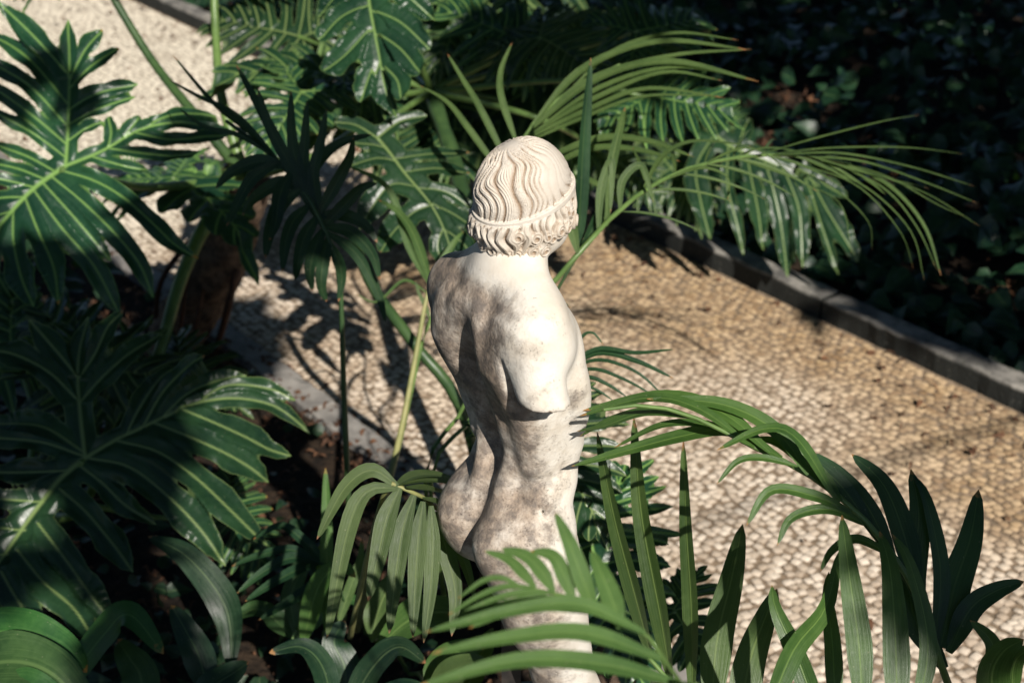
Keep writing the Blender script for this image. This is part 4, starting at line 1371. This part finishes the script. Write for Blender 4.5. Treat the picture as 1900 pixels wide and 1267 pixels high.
def comb_blades(rachis, k, t0, t1, length, width, up, seed, ang=(70, 25), droop=0.25, lift=0.25, fold=0.25, sides=(-1, 1)):
    """blades set along a rachis in two combs"""
    r = np.random.default_rng(seed)
    P = smooth_line(rachis, 200); T = tangents(P)
    out = []
    up = np.asarray(up, float)
    for s in sides:
        for i in range(k):
            f = i / max(1, k - 1)
            t = t0 + (t1 - t0) * f
            j = int(np.clip(t, 0, 1) * 199)
            tt = T[j]; S = nrm(np.cross(tt, up)) * s; N = nrm(np.cross(S, tt)) * (s)
            a = R(ang[0] + (ang[1] - ang[0]) * f + r.normal(0, 4))
            d = nrm(tt * math.cos(a) + S * math.sin(a) + up * lift * r.uniform(.7, 1.3))
            L = length * math.sin(PI * (0.28 + 0.62 * f)) * r.uniform(.88, 1.08)
            dr = droop * r.uniform(.7, 1.3)
            pts = [P[j] + d * L * q + np.array([0, 0, -1.0]) * dr * L * q * q * 1.2 for q in (0, .25, .5, .75, 1)]
            out.append((pts, width * r.uniform(.85, 1.1) * (0.75 + 0.35 * math.sin(PI * f)), up + S * 0.3, fold))
    return out


def px_blade(pts, d0, d1, w, face, fold=0.22, base=0.3):
    k = len(pts)
    return ([pt(x, y, d0 + (d1 - d0) * i / (k - 1)) for i, (x, y) in enumerate(pts)], w, face, fold, base)


def build_palms():
    U = np.array([0, 0, 1.0])
    # --- dark palm in the shade of the big leaves
    base = ground_pt(652, 1010); base[2] = 0
    root, b = plant_root('palm', base, 'slim palm with a dark shaded fan of upright blades on a thin green stalk', 'plant')
    ra = [base, pt(648, 960, 4.0), pt(638, 720, 3.8), pt(630, 520, 3.7), pt(605, 430, 3.7), pt(560, 350, 3.7), pt(500, 285, 3.75), pt(420, 225, 3.8)]
    D = 3.7
    bl = [px_blade([(605, 430), (545, 320), (490, 215), (438, 120)], D, D + .1, .034, TOCAM),
          px_blade([(590, 400), (535, 300), (500, 235), (478, 165)], D, D, .036, TOCAM),
          px_blade([(585, 390), (550, 300), (541, 240), (540, 168)], D, D, .033, TOCAM),
          px_blade([(590, 400), (565, 320), (566, 260), (570, 190)], D, D, .033, TOCAM),
          px_blade([(600, 420), (582, 330), (595, 265), (606, 202)], D, D, .033, TOCAM),
          px_blade([(560, 350), (470, 250), (400, 195), (320, 102)], D, D + .2, .016, TOCAM),
          px_blade([(520, 300), (440, 215), (370, 180), (312, 148)], D, D + .2, .014, TOCAM),
          px_blade([(500, 285), (440, 250), (380, 235), (330, 200)], D, D + .2, .014, TOCAM),
          px_blade([(560, 350), (520, 380), (500, 430), (492, 480)], D, D - .1, .040, TOCAM + RGT * .3),
          px_blade([(590, 400), (565, 440), (552, 490), (548, 520)], D, D - .1, .036, TOCAM + RGT * .3),
          px_blade([(610, 440), (600, 480), (596, 530), (606, 560)], D, D - .1, .036, TOCAM + RGT * .3),
          px_blade([(605, 430), (660, 470), (700, 540), (716, 600)], D, D - .1, .030, TOCAM),
          px_blade([(600, 420), (640, 380), (670, 350), (700, 340)], D, D - .1, .034, TOCAM),
          px_blade([(590, 400), (630, 330), (650, 290), (656, 255)], D, D - .1, .034, TOCAM),
          px_blade([(560, 350), (600, 290), (640, 262), (690, 250)], D, D + .1, .030, TOCAM),
          px_blade([(520, 300), (470, 330), (440, 380), (420, 420)], D, D - .1, .034, TOCAM)]
    bl += [px_blade([(540, 320), (520, 360), (512, 410), (500, 446)], D, D - .1, .040, TOCAM + RGT * .3), px_blade([(575, 380), (545, 410), (530, 450), (524, 505)], D, D - .1, .036, TOCAM + RGT * .2),
           px_blade([(600, 425), (585, 460), (575, 500), (580, 540)], D, D - .1, .036, TOCAM), px_blade([(612, 450), (630, 490), (634, 520), (628, 560)], D, D - .1, .030, TOCAM),
           px_blade([(600, 420), (650, 430), (690, 470), (705, 520)], D, D - .1, .034, TOCAM), px_blade([(530, 310), (480, 300), (430, 320), (400, 350)], D, D, .040, TOCAM + U * .3),
           px_blade([(560, 350), (520, 340), (470, 370), (450, 400)], D, D, .040, TOCAM + U * .3), px_blade([(590, 400), (640, 400), (680, 420), (700, 450)], D, D, .036, TOCAM + U * .3)]
    frond(root, b, ra, bl, 'palm_shaded', 'petiole_dark', (.011, .008, .005))

    # --- kentia behind the head: two long arching leaves
    base = ground_pt(935, 760); base = np.array([0.02, 3.75, 0.0])
    root, b = plant_root('palm', base, 'feathery palm behind the stone head, its long leaves arching right over the kerb', 'plant')
    D = 3.55
    ra = [base, pt(960, 640, 3.75), pt(1025, 530, 3.6), pt(1080, 462, 3.55), pt(1170, 372, 3.70), pt(1280, 312, 3.88), pt(1420, 288, 4.11), pt(1560, 300, 4.34), pt(1660, 345, 4.50)]
    F = U * .8 + TOCAM * .5
    bl = [px_blade([(1072, 470), (1060, 420), (1052, 380), (1040, 345)], 3.55, 3.60, .028, TOCAM, .35),
          px_blade([(1110, 435), (1115, 350), (1135, 300), (1133, 395)], 3.60, 3.58, .022, TOCAM, .3),
          px_blade([(1150, 390), (1155, 335), (1190, 308), (1212, 375)], 3.66, 3.71, .022, TOCAM, .3),
          px_blade([(1125, 420), (1130, 330), (1150, 240), (1160, 200)], 3.62, 3.76, .030, TOCAM, .35),
          px_blade([(1190, 358), (1230, 290), (1290, 262), (1400, 272)], 3.73, 4.07, 0.0160, F),
          px_blade([(1230, 335), (1300, 312), (1350, 330), (1350, 372)], 3.80, 3.94, 0.0144, F),
          px_blade([(1300, 308), (1380, 275), (1440, 300), (1500, 372)], 3.91, 4.19, 0.0112, F),
          px_blade([(1340, 300), (1440, 275), (1600, 320), (1725, 350)], 3.98, 4.50, 0.0112, F),
          px_blade([(1400, 290), (1520, 255), (1640, 225), (1705, 214)], 4.07, 4.60, 0.0072, F),
          px_blade([(1420, 288), (1540, 275), (1680, 274), (1788, 286)], 4.11, 4.60, 0.0080, F),
          px_blade([(1430, 288), (1560, 285), (1690, 310), (1808, 346)], 4.12, 4.55, 0.0112, F),
          px_blade([(1480, 290), (1600, 300), (1720, 340), (1815, 378)], 4.21, 4.55, 0.0112, F),
          px_blade([(1500, 292), (1610, 320), (1720, 360), (1818, 420)], 4.24, 4.55, 0.0080, F),
          px_blade([(1560, 300), (1650, 345), (1715, 420), (1746, 512)], 4.34, 4.45, 0.0176, F),
          px_blade([(1540, 300), (1640, 350), (1700, 420), (1738, 500)], 4.30, 4.45, 0.0096, F),
          px_blade([(1500, 300), (1610, 350), (1690, 430), (1715, 520)], 4.24, 4.45, 0.0080, F),
          px_blade([(1470, 300), (1590, 345), (1670, 430), (1695, 500)], 4.19, 4.45, 0.0072, F),
          px_blade([(1440, 300), (1540, 345), (1610, 410), (1618, 465)], 4.14, 4.38, 0.0072, F),
          px_blade([(1400, 298), (1490, 340), (1560, 380), (1580, 470)], 4.07, 4.32, 0.0072, F),
          px_blade([(1380, 300), (1470, 330), (1530, 360), (1560, 392)], 4.04, 4.29, 0.0080, F),
          px_blade([(1560, 300), (1650, 330), (1740, 380), (1790, 402)], 4.34, 4.50, 0.0072, F)]
    bl += comb_blades([pt(1130, 410, 3.63), pt(1280, 312, 3.88), pt(1480, 290, 4.21), pt(1660, 345, 4.50)], 10, 0.05, .92, .28, .012, F, 5, (48, 16), .18, .1, .3)
    frond(root, b, ra, bl, 'palm', 'petiole', (.012, .008, .006, .003))
    bl = [px_blade([(1070, 475), (1076, 380), (1084, 240), (1096, 108)], 3.6, 3.7, .050, TOCAM + RGT, .3), px_blade([(1075, 470), (1110, 400), (1128, 330), (1140, 280)], 3.6, 3.7, .045, TOCAM + RGT, .3),
          px_blade([(1072, 475), (1058, 430), (1044, 390), (1030, 360)], 3.6, 3.7, .035, TOCAM + RGT, .3)]
    frond(root, b, [base + [.02, 0, 0], pt(980, 640, 3.75), pt(1030, 545, 3.62), pt(1074, 470, 3.6)], bl, 'palm_shaded', 'petiole_dark', (.008, .006, .004))
    ra = [base + [.02, .05, 0], pt(905, 640, 4.0), pt(905, 450, 4.1), pt(935, 330, 4.15), pt(985, 235, 4.2), pt(1060, 165, 4.25), pt(1150, 120, 4.3)]
    D = 4.2
    bl = [px_blade([(985, 235), (1080, 130), (1220, 78), (1385, 92)], D, D, .030, F),
          px_blade([(985, 240), (1090, 150), (1240, 105), (1395, 92)], D, D - .05, .022, F),
          px_blade([(980, 245), (1100, 150), (1240, 115), (1408, 152)], D, D - .1, .034, F),
          px_blade([(985, 250), (1110, 165), (1250, 125), (1400, 148)], D, D - .1, .020, F),
          px_blade([(975, 255), (1100, 185), (1230, 135), (1340, 150)], D, D - .1, .022, F),
          px_blade([(970, 262), (1090, 205), (1200, 165), (1345, 182)], D, D - .1, .022, F),
          px_blade([(965, 270), (1080, 220), (1190, 180), (1320, 178)], D, D - .1, .016, F),
          px_blade([(1060, 165), (1140, 95), (1250, 62), (1370, 75)], D, D + .1, .018, F),
          px_blade([(1000, 300), (1110, 258), (1200, 262), (1288, 292)], D - .2, D - .3, .030, F),
          px_blade([(1000, 318), (1100, 276), (1190, 280), (1262, 300)], D - .2, D - .3, .026, F),
          px_blade([(990, 340), (1070, 330), (1120, 350), (1160, 390)], D - .2, D - .3, .024, F),
          px_blade([(935, 330), (870, 240), (830, 190), (780, 160)], D, D + .1, .022, F),
          px_blade([(945, 310), (890, 200), (860, 150), (830, 100)], D, D + .1, .022, F),
          px_blade([(960, 270), (930, 180), (930, 130), (950, 80)], D, D + .1, .022, F)]
    frond(root, b, ra, bl, 'palm', 'petiole', (.012, .008, .006, .003))

    # --- behind the statue on the right: thin dark blades over the path
    base = np.array([0.12, 3.15, 0.0])
    root, b = plant_root('palm', base, 'small palm behind the statue with thin dark blades pointing right over the cobbles', 'plant')
    D = 3.2
    ra = [base, pt(1010, 900, 3.3), pt(1020, 760, D), pt(1050, 680, D), pt(1085, 655, D)]
    bl = [px_blade([(1050, 680), (1110, 648), (1180, 655), (1252, 648)], D, D, .016, U + TOCAM * .4),
          px_blade([(1050, 685), (1110, 655), (1180, 670), (1250, 702)], D, D, .020, U + TOCAM * .4),
          px_blade([(1045, 690), (1110, 668), (1180, 690), (1232, 735)], D, D, .012, U + TOCAM * .4),
          px_blade([(1040, 700), (1100, 685), (1160, 705), (1215, 735)], D, D, .012, U + TOCAM * .4),
          px_blade([(1040, 710), (1090, 700), (1130, 715), (1165, 738)], D, D, .014, U + TOCAM * .4),
          px_blade([(1060, 665), (1080, 625), (1100, 618), (1120, 640)], D, D, .010, U + TOCAM * .4),
          px_blade([(1040, 715), (1080, 715), (1110, 725), (1140, 745)], D, D, .010, U + TOCAM * .4),
          px_blade([(1050, 680), (1030, 600), (1040, 560), (1060, 572)], D, D, .010, U + TOCAM * .4)]
    frond(root, b, ra, bl, 'palm_shaded', 'petiole_dark', (.008, .006, .003))

    # --- lit young palm left of the statue
    base = ground_pt(650, 1180); base[2] = 0
    root, b = plant_root('palm', base, 'young palm left of the statue with a sunlit leaf hanging like a spread hand', 'plant')
    D = 2.66
    gz = base
    Fc = TOCAM * .9 + U * .3
    ra = [gz, pt(652, 1170, 3.55), pt(680, 1040, 3.1), pt(708, 930, 2.75), pt(725, 898, D), pt(760, 905, D + .02), pt(800, 935, D + .10), pt(845, 975, D + .24), pt(872, 1010, D + .30)]
    bl = [px_blade([(738, 902), (690, 872), (640, 905), (588, 1000)], D, D, 0.030, Fc),
          px_blade([(738, 905), (680, 912), (645, 985), (606, 1185)], D, D - .02, 0.035, Fc),
          px_blade([(742, 905), (718, 960), (700, 1040), (683, 1115)], D, D - .03, 0.039, Fc),
          px_blade([(768, 918), (748, 980), (735, 1060), (722, 1175)], D, D - .03, 0.037, Fc),
          px_blade([(785, 930), (776, 1000), (770, 1090), (766, 1182)], D, D - .03, 0.033, Fc),
          px_blade([(800, 938), (803, 1010), (798, 1100), (786, 1192)], D, D - .03, 0.030, Fc),
          px_blade([(812, 948), (828, 1020), (845, 1100), (838, 1180)], D + .14, D + .10, 0.035, Fc),
          px_blade([(832, 962), (850, 1010), (868, 1060), (882, 1115)], D + .2, D + .18, 0.023, Fc),
          px_blade([(735, 900), (780, 890), (830, 893), (880, 905)], D, D + .30, .030, U + TOCAM * .6),
          px_blade([(755, 905), (800, 908), (840, 922), (890, 945)], D, D + .30, .030, U + TOCAM * .6),
          px_blade([(785, 925), (820, 935), (850, 955), (890, 985)], D, D + .2, .027, U + TOCAM * .6),
          px_blade([(735, 900), (770, 882), (810, 880), (850, 890)], D, D + .22, .027, U + TOCAM * .6)]
    frond(root, b, ra, bl, 'palm', 'stalk', (.009, .008, .006, .003))
    # its upright stalks
    ra = [gz + [.02, .03, 0], pt(700, 990, 4.1), pt(748, 780, 4.2), pt(790, 560, 4.3), pt(800, 525, 4.3)]
    bl = [px_blade([(800, 530), (770, 440), (740, 395), (700, 370)], 4.3, 4.15, .030, Fc),
          px_blade([(798, 530), (760, 460), (720, 350), (640, 305)], 4.3, 4.2, .024, Fc),
          px_blade([(800, 525), (830, 470), (850, 440), (860, 430)], 4.3, 4.35, .024, Fc),
          px_blade([(795, 545), (750, 520), (700, 560), (660, 545)], 4.3, 4.35, .010, Fc)]
    frond(root, b, ra, bl, 'palm', 'stalk', (.013, .011, .009, .006))
    ra = [gz + [.05, .02, 0], pt(708, 960, 4.15), pt(745, 800, 4.2), pt(782, 640, 4.3), pt(800, 590, 4.3)]
    frond(root, b, ra, [px_blade([(800, 592), (812, 560), (830, 540), (850, 530)], 4.3, 4.4, .02, Fc), px_blade([(798, 592), (790, 570), (778, 545), (770, 520)], 4.3, 4.3, .014, Fc)], 'palm', 'petiole', (.013, .012, .010, .006))
    for (x0, y0), (x1, y1) in (((790, 890), (852, 770)), ((800, 890), (868, 785))):
        ra = [gz + [.30, .10, 0], pt(x0, y0, 3.5), pt(x1, y1, 3.6), pt(x1 + 30, y1 - 60, 3.65)]
        frond(root, b, ra, [px_blade([(x1 + 28, y1 - 55), (x1 + 50, y1 - 90), (x1 + 70, y1 - 70)], 3.65, 3.6, .02, Fc), px_blade([(x1 + 28, y1 - 55), (x1 + 60, y1 - 60), (x1 + 90, y1 - 20)], 3.65, 3.6, .02, Fc)], 'palm', 'petiole', (.008, .007, .005))
    # a dim leaf of it in the shade
    bl = [px_blade([(600, 1045), (540, 1020), (480, 1030), (430, 1050)], 3.7, 3.7, .030, U + TOCAM * .5),
          px_blade([(600, 1045), (540, 1035), (490, 1060), (440, 1100)], 3.7, 3.65, .034, U + TOCAM * .5),
          px_blade([(590, 1045), (545, 1060), (500, 1085), (455, 1115)], 3.7, 3.6, .034, U + TOCAM * .5),
          px_blade([(610, 1050), (560, 1000), (520, 975), (470, 1000)], 3.7, 3.75, .030, U + TOCAM * .5),
          px_blade([(605, 1055), (575, 1090), (530, 1120), (480, 1150)], 3.7, 3.6, .034, U + TOCAM * .5)]
    frond(root, b, [gz + [-.03, 0, 0], pt(640, 1130, 3.75), pt(620, 1060, 3.72), pt(585, 1040, 3.7)], bl, 'palm_shaded', 'petiole_dark', (.007, .005, .003))

    # --- foreground palm across the statue's thigh
    base = np.array([0.50, 1.42, 0.0])
    root, b = plant_root('palm', base, 'foreground palm whose soft light green blades sweep left across the pale thigh', 'plant')
    D = 1.57
    ra = [base, base + [.0, .0, .55], pt(1330, 1400, 1.498), pt(1262, 1265, 1.514), pt(1195, 1172, 1.530), pt(1150, 1140, 1.547), pt(1105, 1140, 1.555), pt(1065, 1112, D), pt(1025, 1098, D), pt(960, 1086, D + .02)]
    ra[6] = pt(1106, 1128, 1.555)
    Fd = U * .8 + TOCAM * .6
    bl = [px_blade([(1197, 1174), (1080, 1122), (960, 1130), (790, 1172)], 1.530, 1.466, 0.0183, Fd),
          px_blade([(1150, 1142), (1060, 1126), (960, 1128), (870, 1165)], 1.547, 1.498, 0.0146, Fd),
          px_blade([(1235, 1225), (1090, 1175), (960, 1180), (800, 1212)], 1.522, 1.434, 0.0207, Fd),
          px_blade([(1262, 1268), (1120, 1232), (960, 1225), (770, 1275)], 1.514, 1.418, 0.0219, Fd),
          px_blade([(1108, 1140), (1030, 1116), (950, 1122), (850, 1160)], 1.555, 1.530, 0.0110, Fd),
          px_blade([(1066, 1114), (990, 1110), (920, 1125), (840, 1152)], D, 1.547, 0.0098, Fd),
          px_blade([(1028, 1099), (960, 1100), (900, 1118), (835, 1150)], D, 1.555, 0.0085, Fd),
          px_blade([(992, 1090), (940, 1088), (890, 1105), (832, 1140)], D, 1.571, 0.0079, Fd),
          px_blade([(965, 1086), (930, 1072), (895, 1078), (850, 1110)], D, 1.571, 0.0073, Fd),
          px_blade([(1105, 1138), (1085, 1085), (1058, 1010), (1030, 950)], 1.555, 1.595, 0.0213, TOCAM, .1),
          px_blade([(1064, 1112), (1046, 1065), (1025, 1030), (985, 1022)], D, 1.595, 0.0184, TOCAM, .12),
          px_blade([(1028, 1098), (1005, 1060), (975, 1030), (930, 1018)], D, 1.595, 0.0170, TOCAM, .12),
          px_blade([(994, 1090), (968, 1060), (940, 1035), (898, 1022)], D, 1.595, 0.0128, TOCAM, .12),
          px_blade([(1152, 1165), (1135, 1110), (1115, 1060), (1097, 1022)], 1.539, 1.579, 0.0241, TOCAM, .15)]
    frond(root, b, ra, bl, 'palm', 'petiole', (.010, .006, .0035, .002), 40)

    bl = [px_blade([(1245, 1262), (1225, 1140), (1190, 950), (1176, 772)], 2.62, 2.85, .042, TOCAM - RGT * .5, .4),
          px_blade([(1210, 1225), (1180, 1110), (1140, 960), (1108, 800)], 2.60, 2.85, .038, TOCAM - RGT * .6, .4),
          px_blade([(1285, 1300), (1283, 1130), (1274, 980), (1268, 815)], 2.62, 2.85, .034, TOCAM - RGT * .6, .4),
          px_blade([(1320, 1330), (1330, 1190), (1358, 1070), (1378, 972)], 2.6, 2.75, .060, TOCAM, .15),
          px_blade([(1368, 1360), (1390, 1230), (1418, 1150), (1442, 1092)], 2.6, 2.72, .062, TOCAM, .15)]
    frond(root, b, [base + [.0, .03, 0], pt(1420, 1500, 2.6), pt(1330, 1345, 2.6), pt(1262, 1285, 2.61), pt(1205, 1220, 2.6)], bl, 'palm_blade', 'petiole', (.010, .006, .004))

    # --- foreground palm in the lower right corner
    base = np.array([1.02, 2.02, 0.0])
    root, b = plant_root('palm', base, 'foreground palm in the lower right corner with broad dark blades and one arching leaf', 'plant')
    D = 2.35
    ra = [base, pt(1800, 1420, 2.55), pt(1752, 1250, D), pt(1700, 1100, D), pt(1610, 970, D), pt(1500, 880, D + .02), pt(1400, 830, D + .02), pt(1290, 775, D), pt(1200, 752, D - .02), pt(1120, 760, D - .04)]
    Fe = U * .7 + TOCAM * .6
    bl = [px_blade([(1752, 1240), (1690, 1120), (1705, 960), (1690, 870)], D, D + .08, .052, TOCAM, .2),
          px_blade([(1735, 1190), (1745, 1060), (1720, 930), (1694, 880)], D, D + .08, .036, TOCAM + RGT * .4, .2),
          px_blade([(1745, 1200), (1770, 1090), (1800, 1000), (1816, 908)], D, D + .12, .056, TOCAM, .15),
          px_blade([(1760, 1210), (1800, 1130), (1850, 1095), (1900, 1078)], D, D + .05, .040, TOCAM + U * .5, .2),
          px_blade([(1700, 1100), (1680, 1000), (1640, 900), (1580, 842)], D, D + .08, .044, TOCAM, .15),
          px_blade([(1660, 1040), (1610, 940), (1560, 880), (1505, 838)], D, D + .06, .032, TOCAM + U * .3, .15),
          px_blade([(1620, 985), (1560, 900), (1500, 850), (1455, 822)], D, D + .06, .032, TOCAM + U * .3, .15),
          px_blade([(1560, 930), (1520, 880), (1450, 825), (1400, 812)], D, D + .04, .028, Fe),
          px_blade([(1580, 950), (1510, 920), (1430, 910), (1385, 975)], D, D - .04, .022, Fe),
          px_blade([(1610, 975), (1540, 945), (1470, 960), (1442, 1012)], D, D - .04, .020, Fe),
          px_blade([(1655, 1030), (1590, 1000), (1545, 1020), (1522, 1060)], D, D - .04, .018, Fe),
          px_blade([(1480, 865), (1420, 850), (1370, 855), (1330, 898)], D, D - .03, .014, Fe),
          px_blade([(1450, 850), (1360, 800), (1260, 810), (1060, 865)], D, D + .12, .028, Fe),
          px_blade([(1400, 830), (1320, 790), (1230, 788), (1140, 830)], D, D + .10, .016, Fe),
          px_blade([(1430, 840), (1340, 765), (1230, 735), (1080, 762)], D, D + .12, .028, Fe),
          px_blade([(1380, 815), (1290, 755), (1200, 738), (1075, 772)], D, D + .10, .020, Fe),
          px_blade([(1500, 880), (1440, 800), (1340, 750), (1200, 740)], D, D + .06, .030, Fe),
          px_blade([(1300, 778), (1220, 760), (1140, 775), (1075, 810)], D, D + .1, .015, Fe),
          px_blade([(1550, 925), (1480, 815), (1420, 795), (1330, 835)], D, D - .1, .022, Fe),
          px_blade([(1290, 775), (1200, 765), (1120, 790), (1070, 800)], D, D + .10, .016, Fe)]
    frond(root, b, ra, bl[7:], 'palm_blade', 'petiole', (.011, .008, .006, .003), 40)
    frond(root, b, [base + [-.015, .01, 0], pt(1795, 1410, 2.57), pt(1748, 1245, D + .02), pt(1690, 1090, D + .02), pt(1600, 965, D + .02)], bl[:7], 'palm_shaded', 'petiole_dark', (.009, .007, .004), label='frond of blades coloured dark as if shaded')
    bl = [px_blade([(1600, 1330), (1594, 1200), (1575, 1060), (1562, 955)], 2.2, 2.3, .042, TOCAM, .15),
          px_blade([(1665, 1350), (1662, 1200), (1652, 1060), (1632, 985)], 2.2, 2.3, .044, TOCAM, .15),
          px_blade([(1690, 1350), (1722, 1200), (1690, 1050), (1655, 990)], 2.25, 2.3, .030, TOCAM, .2),
          px_blade([(1410, 1360), (1470, 1210), (1530, 1130), (1558, 1020)], 2.2, 2.35, .040, TOCAM + RGT * .3, .2),
          px_blade([(1530, 1360), (1480, 1220), (1440, 1130), (1432, 1085)], 2.25, 2.3, .036, TOCAM - RGT * .3, .2),
          px_blade([(1550, 1330), (1545, 1200), (1535, 1110), (1538, 1060)], 2.3, 2.35, .030, TOCAM, .2),
          px_blade([(1860, 1350), (1840, 1260), (1860, 1210), (1900, 1185)], 2.3, 2.2, .06, TOCAM + U * .4, .2),
          px_blade([(1860, 1330), (1845, 1240), (1840, 1190), (1800, 1150)], 2.3, 2.3, .035, TOCAM, .2),
          px_blade([(1880, 1300), (1880, 1240), (1900, 1210), (1960, 1200)], 2.3, 2.2, .03, TOCAM + U * .4, .2)]
    frond(root, b, [base + [-.02, .02, 0], pt(1700, 1480, 2.4), pt(1660, 1340, 2.25)], bl, 'palm_blade', 'petiole', (.012, .009, .006))


# ------------------------------------------------------------------ broad-leaved and low plants
def broad_plant(name, base, label, leaves, mat='broad', group=None):
    root, b = plant_root(name, base, label, 'plant', group)
    for pts, d0, d1, w, face in leaves:
        mb = MB()
        P = [pt(x, y, d0 + (d1 - d0) * i / (len(pts) - 1)) for i, (x, y) in enumerate(pts)]
        ribbon(mb, P, w, face, 0.18, 30, belly=0.42, base=0.12, wave=0.05)
        lf = mb.build('leaf', M[mat], root, b)
        mb = MB(); tube(mb, [b, b * .4 + P[0] * .6 + [0, 0, .05], P[0] * .97 + P[1] * .03], [.006, .005, .004], 12, 7)
        mb.build('petiole', M['petiole'], lf, b)
    return root


def build_low_plants():
    U = np.array([0, 0, 1.0])
    Fa = U * .8 + TOCAM * .6
    g = lambda x, y: ground_pt(x, y) * [1, 1, 0]
    broad_plant('broadleaf_plant', g(330, 1330), 'broad-leaved plant below the big dark leaf with one long arched blade tipped brown', [
        ([(430, 1250), (420, 1130), (350, 1035), (275, 994)], 3.6, 3.7, .082, Fa - RGT * .2),
        ([(390, 1300), (370, 1220), (345, 1170), (318, 1122)], 3.5, 3.55, .080, Fa),
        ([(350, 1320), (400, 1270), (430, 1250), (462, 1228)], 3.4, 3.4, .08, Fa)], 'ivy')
    broad_plant('broadleaf_plant', g(140, 1330), 'broad-leaved plant with wide pale striped leaves in the bottom left corner', [
        ([(-120, 1190), (0, 1172), (100, 1195), (162, 1245)], 3.2, 3.15, .12, Fa),
        ([(-110, 1270), (0, 1228), (90, 1245), (175, 1330)], 3.05, 3.0, .13, Fa),
        ([(-40, 1300), (30, 1290), (90, 1310), (130, 1350)], 3.0, 2.95, .12, Fa),
        ([(100, 1300), (190, 1180), (240, 1140), (304, 1212)], 3.5, 3.4, .085, Fa),
        ([(260, 1340), (262, 1260), (240, 1220), (218, 1186)], 3.4, 3.5, .09, Fa)])
    broad_plant('broadleaf_plant', g(600, 1230), 'strap-leaved plant beside the thin stalks, one upright blade tipped brown', [
        ([(604, 1180), (606, 1080), (606, 960), (604, 868)], 3.7, 3.7, .036, TOCAM),
        ([(612, 1180), (606, 1120), (598, 1070), (592, 1010)], 3.72, 3.75, .036, TOCAM),
        ([(622, 1170), (650, 1090), (668, 1040), (672, 1000)], 3.7, 3.7, .03, TOCAM),
        ([(560, 1200), (590, 1090), (630, 1050), (660, 1070)], 3.6, 3.5, .06, Fa)], 'palm')
    broad_plant('broadleaf_plant', g(760, 1250), 'low bright-leaved plant at the foot of the pedestal under the hanging palm leaf', [
        ([(700, 1200), (760, 1150), (820, 1135), (900, 1150)], 3.5, 3.4, .10, Fa),
        ([(690, 1190), (700, 1140), (720, 1090), (740, 1060)], 3.6, 3.6, .07, Fa),
        ([(850, 1300), (820, 1250), (850, 1215), (900, 1195)], 3.3, 3.2, .09, Fa),
        ([(800, 1310), (830, 1262), (870, 1235), (905, 1235)], 3.2, 3.1, .08, Fa),
        ([(860, 1300), (880, 1240), (900, 1200), (915, 1165)], 3.3, 3.3, .06, Fa)], 'palm')
    broad_plant('broadleaf_plant', g(640, 1330), 'dark broad-leaved plant at the bottom edge between soil and palm stalks', [
        ([(640, 1330), (690, 1240), (740, 1200), (790, 1230)], 3.3, 3.2, .07, Fa),
        ([(620, 1330), (600, 1240), (560, 1200), (500, 1210)], 3.4, 3.3, .06, Fa),
        ([(640, 1320), (640, 1240), (620, 1190), (640, 1150)], 3.4, 3.4, .08, Fa),
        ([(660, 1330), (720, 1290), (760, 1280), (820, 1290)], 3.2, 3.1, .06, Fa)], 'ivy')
    broad_plant('broadleaf_plant', g(520, 1190), 'dim rounded-leaf seedling in the dark soil left of the thin stalks', [
        ([(560, 1180), (600, 1130), (640, 1110), (670, 1120)], 3.8, 3.75, .06, Fa),
        ([(550, 1180), (540, 1110), (560, 1060), (590, 1040)], 3.9, 3.9, .06, Fa),
        ([(545, 1185), (500, 1140), (470, 1130), (430, 1150)], 3.9, 3.8, .06, Fa)])
    # ground cover: small leaves over the soil of the near bed
    k = 2600
    p = np.stack([rng.uniform(-2.6, 1.4, k), rng.uniform(2.2, 5.2, k), np.zeros(k)], 1)
    n = p[:, 0] * PN[0] + p[:, 1] * PN[1]
    dens = np.sin(p[:, 0] * 3.1 + 1) * np.sin(p[:, 1] * 2.7 + 2) + rng.normal(0, .5, k)
    p = p[(n < N_LEFT - 0.10) & (dens > -0.1)]; k = len(p)
    k2 = 4200
    q = np.stack([rng.uniform(-8.5, -1.6, k2), rng.uniform(2.5, 13, k2), np.zeros(k2)], 1)
    q = q[q[:, 0] * PN[0] + q[:, 1] * PN[1] < N_LEFT - 0.15]
    p = np.concatenate([p, q]); k = len(p)
    p[:, 2] = rng.uniform(0.02, 0.12, k)
    mb = MB(); L = np.where(np.arange(k) < k - len(q), rng.uniform(.035, .085, k), rng.uniform(.07, .16, k))
    leaf_cards(mb, p, rand_dirs(k, .3), nrm(np.array([0, -.3, 1.0]) + rng.normal(0, .35, (k, 3))), L, L * .7)
    tag(mb.build('ground_cover', M['ivy']), kind='stuff')


build_statue()
build_setting()
build_cover()
build_philodendrons()
build_palms()
build_low_plants()
LIT += [(np.array([0.0, 2.2, 1.4]), 0.62), (pt(1400, 330, 3.6), .35), (pt(1200, 150, 4.2), .3), (pt(760, 1020, 3.1), .28), (pt(1480, 340, 6.3), .45),
        (pt(720, 100, 4.6), .25), (pt(120, 330, 4.3), .3), (pt(770, 380, 4.6), .30), (pt(1640, 400, 3.5), .3), (pt(60, 1230, 3.1), .22), (pt(360, 1060, 3.6), .10), (pt(440, 830, 4.0), .24), (pt(70, 960, 3.9), .16), (pt(745, 700, 4.2), .12)]
LIT.append((np.array([0, 2.2, 1.95]), .38))
SHADY2 += [(pt(950, 170, 5.6), .25), (pt(1130, 60, 5.3), .35), (pt(1745, 1000, 2.42), .15)]
SHADY += [(pt(555, 270, 3.75), .24), (pt(590, 440, 3.7), .12)]
build_trees()
build_light()
